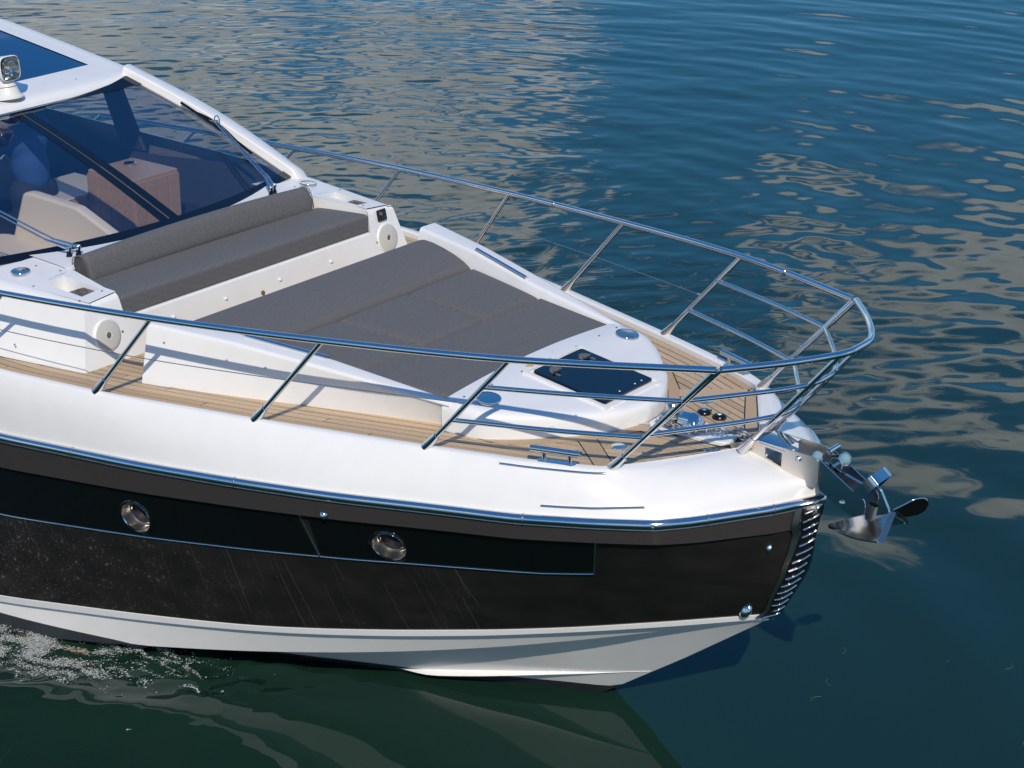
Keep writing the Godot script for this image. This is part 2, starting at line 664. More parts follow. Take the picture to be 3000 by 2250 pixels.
# ---------------------------------------------------------------- water
func water() -> void:
	var m := mat("sea_water", lin(0.008, 0.028, 0.0195), 0.02, 0.0, 0.37)
	m.heightmap_enabled = true
	m.heightmap_texture = ripple_image()
	m.heightmap_scale = 0.03
	m.uv1_scale = Vector3(1.0 / 5.0, 1.0 / 5.0, 1)
	var n1 := noise(101, 1.0, 1)
	var n2 := noise(102, 1.0, 1)
	var n3 := noise(103, 1.0, 1)
	var x0 := -26.0
	var x1 := 4.0
	var z0 := -26.0
	var z1 := 5.0
	var step := 0.0625
	var nx := int((x1 - x0) / step) + 1
	var nz := int((z1 - z0) / step) + 1
	var V := PackedVector3Array()
	var N := PackedVector3Array()
	var U := PackedVector2Array()
	var I := PackedInt32Array()
	V.resize(nx * nz)
	N.resize(nx * nz)
	U.resize(nx * nz)
	var H := PackedFloat32Array()
	H.resize(nx * nz)
	for j in nz:
		var z := z0 + j * step
		for i in nx:
			var x := x0 + i * step
			# crests lie across the wind
			# and bend round the yacht, whose wash has spread over the basin
			var a := 12.0 * atan2(x + 9.2, -1.0 - z)
			var b := Vector2(x + 9.2, z + 1.0).length()
			var far := Vector2(x - 1.5, z - 0.5).length()
			var k := smoothstep(2.5, 8.5, far)
			var left := smoothstep(4.0, -8.0, x * 0.785 - z * 0.62)
			var chop := smoothstep(7.0, 17.0, far) * (0.25 + 0.75 * left)
			# close by short round wavelets, far off long streaks to the right and small chop to the left
			var away := smoothstep(9.0, 17.0, far)
			var hgt := 0.012 * k * n1.get_noise_2d(a * 0.3, b * 0.5)
			hgt += 0.0080 * (0.10 + 0.90 * k) * (1.0 - 0.75 * away) * n2.get_noise_2d(a * 1.25, b * 1.5)
			hgt += 0.0026 * (0.06 + 0.94 * k) * (1.0 - 0.5 * away) * n3.get_noise_2d(a * 2.6, b * 2.7)
			hgt += 0.0066 * away * (1.0 - 0.6 * left) * n2.get_noise_2d(a * 0.7 + 90.0, b * 1.7)
			hgt += 0.0030 * away * left * n2.get_noise_2d(a * 1.9 + 30.0, b * 2.5)
			hgt += 0.0026 * chop * n3.get_noise_2d(a * 2.6 + 40.0, b * 4.4)
			hgt += 0.0011 * smoothstep(-0.4, 1.2, z) * smoothstep(1.2, 3.5, -x) * n3.get_noise_2d(x * 3.0, z * 6.0)
			# rings that the bow pushes ahead of itself
			var rr := Vector2(x + 1.6, z * 0.9).length()
			hgt += 0.011 * sin(rr * 5.6 + 0.6 * n1.get_noise_2d(x * 0.3, z * 0.3)) * smoothstep(1.5, 2.6, rr) * (1.0 - smoothstep(3.0, 9.0, rr)) * smoothstep(-0.5, 1.5, x + 2.2)
			# the bow wave along the starboard side, broken up aft
			var wl := tab(WL, x)
			var off := z - wl
			if x < -1.3 and off > -0.3 and z > 0.0:
				var g := exp(-pow((off - 0.55 - 0.12 * (-1.3 - x)) / 0.35, 2.0))
				hgt += 0.035 * g * smoothstep(0.0, 2.2, -1.3 - x)
				var rough := smoothstep(2.6, 3.6, -x) * exp(-pow(maxf(0.0, off - 0.1) / 0.7, 2.0))
				hgt += rough * (0.035 * n2.get_noise_2d(x * 3.1, z * 3.1) + 0.02 * n3.get_noise_2d(x * 7.3, z * 7.3))
			var edge := minf(minf(x - x0, x1 - x), minf(z - z0, z1 - z))
			H[j * nx + i] = hgt * smoothstep(0.0, 0.8, edge)
	for j in nz:
		for i in nx:
			var q := j * nx + i
			V[q] = Vector3(x0 + i * step, H[q], z0 + j * step)
			var dx := H[q + (1 if i < nx - 1 else 0)] - H[q - (1 if i > 0 else 0)]
			var dz := H[q + (nx if j < nz - 1 else 0)] - H[q - (nx if j > 0 else 0)]
			N[q] = Vector3(-dx / (2 * step), 1, -dz / (2 * step)).normalized()
			U[q] = Vector2(V[q].x, V[q].z)
			if i < nx - 1 and j < nz - 1:
				I.append_array([q, q + 1, q + nx, q + 1, q + nx + 1, q + nx])
	# on to the horizon
	var far_ := 4000.0
	var xs := [-far_, x0, x1, far_]
	var zs := [-far_, z0, z1, far_]
	for a in 3:
		for b in 3:
			if a == 1 and b == 1:
				continue
			var at := V.size()
			for c in [[a, b], [a + 1, b], [a, b + 1], [a + 1, b + 1]]:
				V.append(Vector3(xs[c[0]], 0, zs[c[1]]))
				N.append(Vector3.UP)
				U.append(Vector2(xs[c[0]], zs[c[1]]))
			I.append_array([at, at + 1, at + 2, at + 1, at + 3, at + 2])
	var o := part("water", finish(V, N, U, I), m, self)
	tag(o, "", "", "", "structure")

func ripple_image() -> ImageTexture:
	var w := 512
	var im := Image.create(w, w, false, Image.FORMAT_RF)
	var n := noise(55, 1.0, 3)
	for j in w:
		for i in w:
			# wraps round: a torus in noise space
			var a := TAU * i / w
			var b := TAU * j / w
			var v := n.get_noise_3d(2.6 * cos(a) + 1.3 * cos(b) * 0.9, 2.6 * sin(a) + 1.3 * sin(b) * 0.9, 5.2 * sin(b) + 5.0 * cos(b))
			im.set_pixel(i, j, Color(0.5 + 0.5 * v, 0, 0))
	return ImageTexture.create_from_image(im)

# ---------------------------------------------------------------- lines of the hull (starboard half)
const ZG := [[-9.0, 2.06], [-6.5, 2.06], [-4.8, 1.985], [-4.0, 1.845], [-2.95, 1.565], [-1.88, 1.24], [-1.28, 1.04], [-0.86, 0.86], [-0.48, 0.615], [-0.26, 0.45], [-0.02, 0.16], [0.03, 0.0]]
const ZR := [[-9.0, 2.14], [-6.5, 2.11], [-4.81, 2.021], [-4.3, 1.945], [-3.68, 1.856], [-2.97, 1.71], [-2.31, 1.543], [-1.73, 1.351], [-1.26, 1.207], [-0.84, 1.012], [-0.526, 0.84], [-0.38, 0.68], [-0.1, 0.282], [-0.02, 0.13], [0.04, 0.0]]
const YD := [[-9.0, 1.08], [-4.878, 1.366], [-4.054, 1.426], [-3.3, 1.484], [-2.634, 1.532], [-2.08, 1.569], [-1.276, 1.618], [-0.826, 1.645], [-0.525, 1.66], [-0.04, 1.65]]
const YF := [[-9.0, -0.1], [-5.135, 0.317], [-4.014, 0.439], [-3.3, 0.506], [-2.829, 0.572], [-2.384, 0.641], [-1.87, 0.731], [-1.383, 0.804], [-1.147, 0.853], [-0.745, 0.918], [-0.217, 1.005]]
const ZF := [[-9.0, 2.05], [-6.0, 2.0], [-5.2, 1.93], [-4.0, 1.66], [-3.0, 1.36], [-2.0, 1.0], [-1.5, 0.78], [-1.0, 0.53], [-0.5, 0.22], [-0.22, 0.03]]
const YW := [[-9.0, -0.16], [-5.156, 0.259], [-4.031, 0.382], [-3.314, 0.458], [-2.572, 0.561], [-1.961, 0.666], [-1.391, 0.764], [-1.155, 0.812], [-0.751, 0.877], [-0.29, 0.956], [-0.22, 0.968]]
const YI := [[-9.0, -0.58], [-5.2, -0.03], [-4.176, 0.117], [-3.428, 0.225], [-2.861, 0.323], [-2.498, 0.392], [-1.885, 0.529], [-1.464, 0.631], [-1.22, 0.696], [-0.797, 0.806], [-0.302, 0.934], [-0.25, 0.945]]
const ZI := [[-9.0, 2.0], [-6.0, 1.97], [-5.0, 1.80], [-4.3, 1.62], [-3.6, 1.40], [-3.0, 1.20], [-2.0, 0.84], [-1.5, 0.63], [-1.0, 0.40], [-0.5, 0.13], [-0.25, 0.02]]
const YK := [[-9.0, -0.95], [-4.0, -0.8], [-2.5, -0.52], [-1.48, 0.0], [-0.86, 0.465], [-0.24, 0.955]]
const WL := [[-9.0, 1.95], [-5.3, 1.84], [-4.9, 1.72], [-4.3, 1.43], [-3.65, 1.13], [-2.77, 0.76], [-1.95, 0.34], [-1.47, 0.0]]
const XS := [[0.955, -0.245], [1.033, -0.175], [1.152, -0.123], [1.309, -0.051], [1.495, 0.0], [1.662, 0.026], [1.84, 0.04]]
const DECK_Y := 2.0

func sharp(t: Array, x: float) -> float:
	# the table with its corners eased: long turns aft, a tight one at the shoulder
	var e := lerpf(0.16, 0.022, smoothstep(-1.5, -1.1, x))
	return 0.25 * tab(t, x - e) + 0.5 * tab(t, x) + 0.25 * tab(t, x + e)

func soft(t: Array, x: float) -> float:
	var e := minf(0.28, absf(x - t[t.size() - 1][0]))
	var s := 0.0
	for k in 5:
		s += tab(t, x + e * (k - 2) * 0.5)
	return s / 5.0

func zr(x: float) -> float:
	return sharp(ZR, x) if x < -0.12 else tab(ZR, x)

func zg(x: float) -> float:
	return sharp(ZG, x) if x < -0.12 else tab(ZG, x)

# inner edge of the white gunwale, where the teak begins
const ZT := [[-9.0, 2.0], [-6.5, 2.0], [-4.8, 1.935], [-4.0, 1.795], [-2.95, 1.515], [-1.88, 1.19], [-1.28, 0.985], [-0.92, 0.82], [-0.86, 0.745], [-0.642, 0.41], [-0.5, 0.19], [-0.457, 0.1], [-0.44, 0.0]]

func xs_row(end: float, n := 84) -> PackedFloat32Array:
	var out := PackedFloat32Array()
	for i in n:
		var t := float(i) / (n - 1)
		out.append(lerpf(-9.0, end, 1.0 - pow(1.0 - t, 1.7)))
	return out

func topside(x: float, s: float) -> Vector3:
	# between the gunwale (s = 0) and the rubbing strake (s = 1), full below the crown
	var xr := x if x < -0.9 else lerpf(x, minf(x + 0.05, 0.04), s)
	var bow := smoothstep(-1.05, -0.45, x)
	var dip := smoothstep(-0.46, 0.03, x)
	var g := Vector3(x, 2.05 - 0.03 * bow - 0.06 * dip, zg(x))
	var r := Vector3(xr, 1.845 + 0.044 * xr, zr(xr))
	var c := g.lerp(r, 0.42) + Vector3(0.015 * bow, lerpf(0.042, 0.03, bow), lerpf(0.045, 0.02, bow) * smoothstep(0.0, 0.3, zg(x)))
	var p := g.lerp(c, s).lerp(c.lerp(r, s), s)
	if bow > 0.0:
		# round the bow one easy curve from the teak's edge to the strake
		var t := Vector3(x, DECK_Y + 0.036 - 0.11 * dip, maxf(tab(ZT, minf(x, -0.44)) if x < -0.44 else 0.0, 0.0))
		var m := g + Vector3(0.0, 0.035, 0.0)
		p = p.lerp(t.lerp(m, s).lerp(m.lerp(r, s), s), bow)
	return p

func side(x: float, y: float) -> float:
	# half breadth of the black side at that height
	var y1 := tab(YD, x)
	var y0 := soft(YF, x)
	var f := clampf((y - y0) / (y1 - y0), 0.0, 1.2)
	var a := maxf(zr(minf(x, 0.03)) - 0.065, 0.012)
	var b := maxf(soft(ZF, x), 0.012)
	return lerpf(b, a, f + 0.10 * f * (1.0 - f))

func both(called: String, m: ArrayMesh, material: Material, parent: Node3D) -> void:
	part(called, m, material, parent)
	part(called, mir(m), material, parent)

func hull() -> void:
	var H := hold("hull", Y)
	# white topsides with their rounded gunwale
	var top := []
	var xg := xs_row(0.03)
	for k in 3:
		top.append(PackedVector3Array())
	for x in xg:
		var zt := minf(tab(ZT, minf(x, -0.44)), zg(x) - 0.02)
		if x > -0.44:
			zt = 0.0
		var dip := 0.11 * smoothstep(-0.46, 0.03, x)
		top[0].append(Vector3(x, DECK_Y - 0.02 - dip, maxf(zt, 0.0)))
		top[1].append(Vector3(x, DECK_Y + 0.034 - dip, maxf(zt, 0.0)))
		top[2].append(Vector3(x, DECK_Y + 0.047 - dip - 0.008 * smoothstep(-1.05, -0.45, x), maxf(lerpf(zt, zg(x), 0.3 * (1.0 - smoothstep(-1.05, -0.45, x))), 0.0)))
	var crown := [top[2]]
	for s in 15:
		var row := PackedVector3Array()
		for x in xg:
			row.append(topside(x, s / 14.0))
		crown.append(row)
	var ts := join([grid([top[0], top[1]], Vector3(0, 0, -1)), grid([top[1], top[2]] , Vector3.UP), grid(crown, Vector3(0, 1, 0.5))])
	both("topside", ts, M.gelcoat, H)
	# dark band under the strake, then the step in to the black side
	var band := [PackedVector3Array(), PackedVector3Array()]
	var lip := [PackedVector3Array(), PackedVector3Array()]
	for x in xs_row(-0.028):
		band[0].append(Vector3(x, 1.845 + 0.044 * x - 0.02, maxf(zr(x) - 0.004, 0.0)))
		band[1].append(Vector3(x, tab(YD, x), maxf(zr(x) - 0.022, 0.0)))
		lip[0].append(band[1][band[1].size() - 1])
		lip[1].append(Vector3(x, tab(YD, x) + 0.004, maxf(zr(x) - 0.065, 0.0)))
	both("sheer_band", join([grid(band, Vector3(0.2, 0, 1)), grid(lip, Vector3.DOWN)]), M.sheer_black, H)
	var black := []
	for s in 57:
		var f := s / 56.0
		var row := PackedVector3Array()
		var n := 420
		for i in n:
			var t := 1.0 - pow(1.0 - float(i) / (n - 1), 1.7)
			# height at the stem of this row, then forward to the stem
			var ye := lerpf(1.654, 1.0, f)
			var x := lerpf(-9.0, tab(XS, ye) - 0.008, t)
			var y := lerpf(tab(YD, x) + 0.004, soft(YF, x), f)
			row.append(Vector3(x, y, side(x, y)))
		black.append(row)
	var bm := grid(black, Vector3(0.2, 0, 1))
	var sa: Array = bm.surface_get_arrays(0)
	var U := PackedVector2Array()
	for p in sa[Mesh.ARRAY_VERTEX]:
		U.append(Vector2(p.x, 1.62 - p.y))
	bm = finish(sa[Mesh.ARRAY_VERTEX], sa[Mesh.ARRAY_NORMAL], U, sa[Mesh.ARRAY_INDEX])
	part("side_panel", punch(bm, ports(), 0.108), M.black_gelcoat, H)
	part("side_panel", mir(bm), M.black_gelcoat, H)
	# white stripe standing proud below the black, stepped in under its lower edge
	var w := [PackedVector3Array(), PackedVector3Array(), PackedVector3Array(), PackedVector3Array(), PackedVector3Array()]
	for x in xs_row(-0.235):
		var zf := maxf(soft(ZF, x), 0.012)
		w[0].append(Vector3(x, soft(YF, x), zf - 0.004))
		w[1].append(Vector3(x, soft(YF, x) - 0.003, zf + 0.006))
		w[2].append(Vector3(x, soft(YW, x), maxf(zf - 0.010, 0.01)))
		w[3].append(Vector3(x, soft(YW, x) + 0.004, maxf(zf - 0.050, 0.004)))
	both("waterline_stripe", join([grid([w[0], w[1]], Vector3.UP), grid([w[1], w[2]], Vector3(0.2, 0, 1)), grid([w[2], w[3]], Vector3.DOWN)]), M.gelcoat, H)
	# chine plank, white above the antifouling line
	var c := [PackedVector3Array(), PackedVector3Array(), PackedVector3Array(), PackedVector3Array(), PackedVector3Array()]
	var bot := [PackedVector3Array(), PackedVector3Array(), PackedVector3Array(), PackedVector3Array()]
	for x in xs_row(-0.25):
		var zf := maxf(soft(ZF, x) - 0.050, 0.004)
		var a := Vector3(x, soft(YW, x) + 0.004, zf)
		var b := Vector3(x, soft(YI, x), maxf(soft(ZI, x), 0.008))
		var af := tab([[-9.0, 0.135], [-4.35, 0.132], [-4.0, 0.11], [-3.2, 0.07], [-1.3, 0.10]], x)
		var f := clampf((a.y - af) / (a.y - b.y), 0.0, 1.0)
		c[0].append(a)
		c[1].append(a.lerp(b, f))
		c[2].append(a.lerp(b, f))
		c[3].append(b)
		var b2 := Vector3(x, b.y + 0.006, maxf(b.z - 0.14 * smoothstep(-0.3, -1.6, x), 0.004))
		c[4].append(b2)
		# hull bottom down to the keel
		var k := Vector3(x, tab(YK, x), 0.0)
		var g := clampf((b2.y - af) / maxf(b2.y - k.y, 0.001), 0.0, 1.0)
		bot[0].append(b2)
		bot[1].append(b2.lerp(k, g) + Vector3(0, 0, 0.08 * g * (1 - g) * b2.z))
		bot[2].append(bot[1][bot[1].size() - 1])
		bot[3].append(k)
	both("chine_strip", join([grid([c[0], c[1]], Vector3(0.2, 0, 1))]), M.gelcoat, H)
	both("bottom", join([grid([c[3], c[4]], Vector3.DOWN), grid([bot[0], bot[1]], Vector3(0.2, -0.3, 1))]), M.gelcoat, H)
	both("antifouling_paint", join([grid([c[2], c[3]], Vector3(0.2, 0, 1)), grid([bot[2], bot[3]], Vector3(0.2, -0.3, 1))]), M.antifouling, H)
	# spray rail low on the bow
	var sp := [PackedVector3Array(), PackedVector3Array(), PackedVector3Array()]
	for i in 24:
		var t := i / 23.0
		var x := lerpf(-2.75, -1.09, t)
		var y := lerpf(0.04, 0.300, pow(t, 1.15))
		var b := Vector3(x, soft(YI, x), maxf(soft(ZI, x) - 0.14 * smoothstep(-0.3, -1.6, x), 0.004))
		var k := Vector3(x, tab(YK, x), 0.0)
		var f := (b.y - y) / (b.y - k.y)
		var p := b.lerp(k, f) + Vector3(0, 0, 0.005)
		var taper := (1.0 - smoothstep(0.25, 1.0, t)) * smoothstep(0.0, 0.22, t)
		var wd := 0.055 * taper
		sp[0].append(p + Vector3(0, 0.028 * taper, 0.0))
		sp[1].append(p + Vector3(wd * 0.25, -0.012 * taper, wd))
		sp[2].append(p + Vector3(0, -0.040 * taper, -0.008))
	both("spray_rail", join([grid([sp[0], sp[1]], Vector3(0, 1, 1)), grid([sp[1], sp[2]], Vector3.DOWN)]), M.gelcoat, H)
	# weed and rust coloured growth at the waterline aft
	var gr := [PackedVector3Array(), PackedVector3Array()]
	for i in 40:
		var x := -9.0 + i * 0.115
		var z := soft(ZI, x) + 0.012 + 0.3 * (soft(ZF, x) - soft(ZI, x)) * 0.2
		gr[0].append(Vector3(x, 0.022 + 0.016 * sin(i * 2.3) * sin(i * 0.7), z + 0.02))
		gr[1].append(Vector3(x, -0.05, z + 0.006))
	part("waterline_growth", grid(gr, Vector3(0, 0, 1)), M.growth, H)
	# rubbing strake round the bow, with its steel band's joints
	var path := PackedVector3Array()
	for x in xs_row(-0.06, 70):
		path.append(Vector3(x, 1.845 + 0.044 * x - 0.027, zr(x) + 0.006))
	for q in [Vector3(0.01, 1.818, 0.07), Vector3(0.048, 1.818, 0.0)]:
		path.append(q)
	for i in range(path.size() - 2, -1, -1):
		path.append(Vector3(path[i].x, path[i].y, -path[i].z))
	var rr := part("rubbing_strake", tube(path, 0.031, 14), M.steel, Y)
	var low := PackedVector3Array()
	for p in path:
		low.append(p + Vector3(0, -0.033, signf(p.z) * -0.004))
	part("lower_bead", tube(low, 0.008, 8), M.white_paint, rr)
	for x in [-4.2, -2.98, -1.2, -0.33, -0.1]:
		var d := Vector3(0.06, 0, zr(x + 0.03) - zr(x - 0.03)).normalized()
		part("joint", rod(Vector3(x, 1.845 + 0.044 * x - 0.027, zr(x) + 0.006) - d * 0.004, Vector3(x, 1.845 + 0.044 * x - 0.027, zr(x) + 0.006) + d * 0.004, 0.0325, 14), M.dull_steel, rr)
	# long hull window
	hull_window()
	for q in PORTS:
		porthole(q[0], q[1])
	# skin fittings
	for q in [[-2.41, 1.575, 0.028, 0.0], [-0.145, 1.535, 0.024, 1.0], [-0.335, 1.035, 0.042, 1.0]]:
		var z: float = (zr(q[0]) - 0.016) if q[3] == 0.0 else side(q[0], q[1])
		var n := hull_normal(q[0], q[1])
		var f := part("skin_fitting", lathe([Vector2(q[2], 0.0), Vector2(q[2] * 0.96, q[2] * 0.3), Vector2(q[2] * 0.7, q[2] * 0.75), Vector2(q[2] * 0.3, q[2] * 0.98), Vector2(0.0, q[2] * 1.02)], 20), M.steel, Y, Vector3(q[0], q[1], z), along(n))
		if q[3] == 1.0:
			f.basis = f.basis * Basis.from_scale(Vector3(1.35, 1.0, 0.8))
	# thin steel strips let into the white topside
	for q in [[-1.42, -0.86, 0.16], [-1.12, -0.64, 0.86]]:
		var a := PackedVector3Array()
		for i in 14:
			var t := i / 13.0
			a.append(topside(lerpf(q[0], q[1], t), q[2]) + Vector3(0, 0.002, 0.002))
		part("steel_strip", tube(a, 0.007, 8), M.steel, Y)
	stem_guard()

const PORTS := [[-3.83, 1.232], [-2.09, 1.385]]

func ports() -> Array:
	var out := []
	for q in PORTS:
		out.append(Vector3(q[0], q[1], side(q[0], q[1])) + hull_normal(q[0], q[1]) * 0.004)
	return out

func hull_normal(x: float, y: float) -> Vector3:
	var dx := Vector3(0.06, 0, side(x + 0.03, y) - side(x - 0.03, y))
	var dy := Vector3(0, 0.06, side(x, y + 0.03) - side(x, y - 0.03))
	return dx.cross(dy).normalized()

func hull_strip(x0: float, x1: float, y0: Callable, y1: Callable, off: float, n := 40, m := 4, lean := 0.0) -> ArrayMesh:
	var rows := []
	for k in m:
		var row := PackedVector3Array()
		for i in n:
			var x := lerpf(x0, x1 + lean * k / (m - 1.0), i / (n - 1.0))
			var y: float = lerpf(y0.call(x), y1.call(x), k / (m - 1.0))
			row.append(Vector3(x, y, side(x, y)) + hull_normal(x, y) * off)
		rows.append(row)
	return grid(rows, Vector3(0.2, 0, 1))

func hull_window() -> void:
	var yb := func(x: float) -> float: return tab([[-9.0, 0.72], [-5.0, 0.975], [-3.95, 1.075], [-2.63, 1.205], [-2.04, 1.262], [-1.18, 1.33], [-0.86, 1.365]], x)
	var yt := func(x: float) -> float: return tab(YD, x) - 0.004
	var o := hold("hull_window", Y)
	part("glass", punch(hull_strip(-9.0, -2.578, yb, yt, 0.006, 560, 36, -0.06), ports(), 0.108), M.window_black, o)
	part("glass", punch(hull_strip(-2.562, -0.965, yb, yt, 0.006, 150, 36, 0.10), ports(), 0.108), M.window_black, o)
	var low := PackedVector3Array()
	for i in 60:
		var x := lerpf(-9.0, -0.955, i / 59.0)
		var y: float = yb.call(x)
		low.append(Vector3(x, y, side(x, y)) + hull_normal(x, y) * 0.008)
	part("frame_strip", tube(low, 0.006, 8), M.steel, o)
	var e := PackedVector3Array()
	for i in 8:
		var x := -0.958 + 0.10 * i / 7.0
		var y: float = lerpf(yb.call(x), yt.call(x), i / 7.0)
		e.append(Vector3(x, y, side(x, y)) + hull_normal(x, y) * 0.008)
	part("frame_strip", tube(e, 0.006, 8), M.steel, o)
	var d := PackedVector3Array()
	for i in 8:
		var x := -2.57
		var y: float = lerpf(yb.call(x), yt.call(x), i / 7.0)
		d.append(Vector3(x - 0.06 + 0.06 * (1.0 - i / 7.0), y, side(x, y)) + hull_normal(x, y) * 0.008)
	part("frame_strip", tube(d, 0.008, 8), M.steel, o)
	var up := PackedVector3Array()
	for i in 40:
		var x := lerpf(-9.0, -2.6, i / 39.0)
		var y: float = yt.call(x) - 0.006
		up.append(Vector3(x, y, side(x, y)) + hull_normal(x, y) * 0.008)
	part("frame_strip", tube(up, 0.004, 8), M.dull_steel, o)

func porthole(x: float, y: float) -> void:
	var n := hull_normal(x, y)
	var o := hold("porthole", Y, Vector3(x, y, side(x, y)) + n * 0.006, along(n))
	part("rim", lathe([Vector2(0.130, -0.004), Vector2(0.129, 0.005), Vector2(0.122, 0.010), Vector2(0.112, 0.008), Vector2(0.107, -0.002)], 40), M.window_black, o)
	part("steel_lip", lathe([Vector2(0.113, 0.006), Vector2(0.111, 0.012), Vector2(0.107, 0.012), Vector2(0.104, 0.004)], 40), M.steel, o)
	part("inner_wall", lathe([Vector2(0.104, 0.004), Vector2(0.100, -0.03), Vector2(0.094, -0.055), Vector2(0.090, -0.062)], 40), M.dull_steel, o)
	part("inner_ring", lathe([Vector2(0.091, -0.062), Vector2(0.088, -0.056), Vector2(0.082, -0.056), Vector2(0.080, -0.064)], 40), M.steel, o)
	part("glass", lathe([Vector2(0.083, -0.063), Vector2(0.04, -0.062), Vector2(0.0, -0.0615)], 40), M.port_glass, o)

func stem_z(x: float, y: float) -> float:
	# under the strake the guard stands out as far as the dark band
	return lerpf(side(x, y), maxf(zr(x) - 0.012, 0.02), smoothstep(1.60, 1.68, y))

func stem_guard() -> void:
	var o := hold("stem_guard", Y)
	var strip := [PackedVector3Array(), PackedVector3Array()]
	var cover := []
	for k in 5:
		cover.append(PackedVector3Array())
	for i in 30:
		var y := lerpf(1.80, 0.975, i / 29.0)
		var xs := tab(XS, y)
		var wd := lerpf(0.052, 0.058, i / 29.0)
		for k in 5:
			var f := k / 4.0
			var x := xs + 0.012 - wd * f * f
			cover[k].append(Vector3(x, y, stem_z(minf(x, xs - 0.006), y) * smoothstep(0.0, 0.6, f) + 0.012 * smoothstep(0.0, 0.5, f)))
		var a := Vector3(xs - wd + 0.012, y, stem_z(xs - wd, y) + 0.015)
		var b := Vector3(xs - wd - 0.012, y, stem_z(xs - wd - 0.024, y) + 0.006)
		strip[0].append(a)
		strip[1].append(b)
	var edge := grid([cover[4], strip[0]], Vector3(0.3, 0, 1))
	for s in 2:
		part("cover", join([grid(cover, Vector3(1, 0, 0.5)), edge]) if s == 0 else mir(join([grid(cover, Vector3(1, 0, 0.5)), edge])), M.black_rubber, o)
		part("steel_edge", grid(strip, Vector3(0.3, 0, 1)) if s == 0 else mir(grid(strip, Vector3(0.3, 0, 1))), M.dull_steel, o)
		for k in (15 if s == 0 else 0):
			var y := 1.775 - k * 0.0545
			var pts := PackedVector3Array()
			for q in 6:
				var f := lerpf(0.16, 0.95, q / 5.0)
				var yy := y - 0.045 * (f - 0.22)
				var xs := tab(XS, yy)
				var x := xs + 0.012 - 0.053 * f * f
				pts.append(Vector3(x, yy, (stem_z(minf(x, xs - 0.006), yy) * smoothstep(0.0, 0.6, f) + 0.012 * smoothstep(0.0, 0.5, f) + 0.002) * (1 if s == 0 else -1)))
			part("bar", tube(pts, 0.008, 8), M.steel, o)

# ---------------------------------------------------------------- teak deck, plank by plank
const MOLD := [[-2.04, 0.90], [-1.80, 0.875], [-1.66, 0.79], [-1.556, 0.70], [-1.44, 0.575], [-1.347, 0.475], [-1.27, 0.36], [-1.208, 0.25], [-1.165, 0.12], [-1.15, 0.0]]

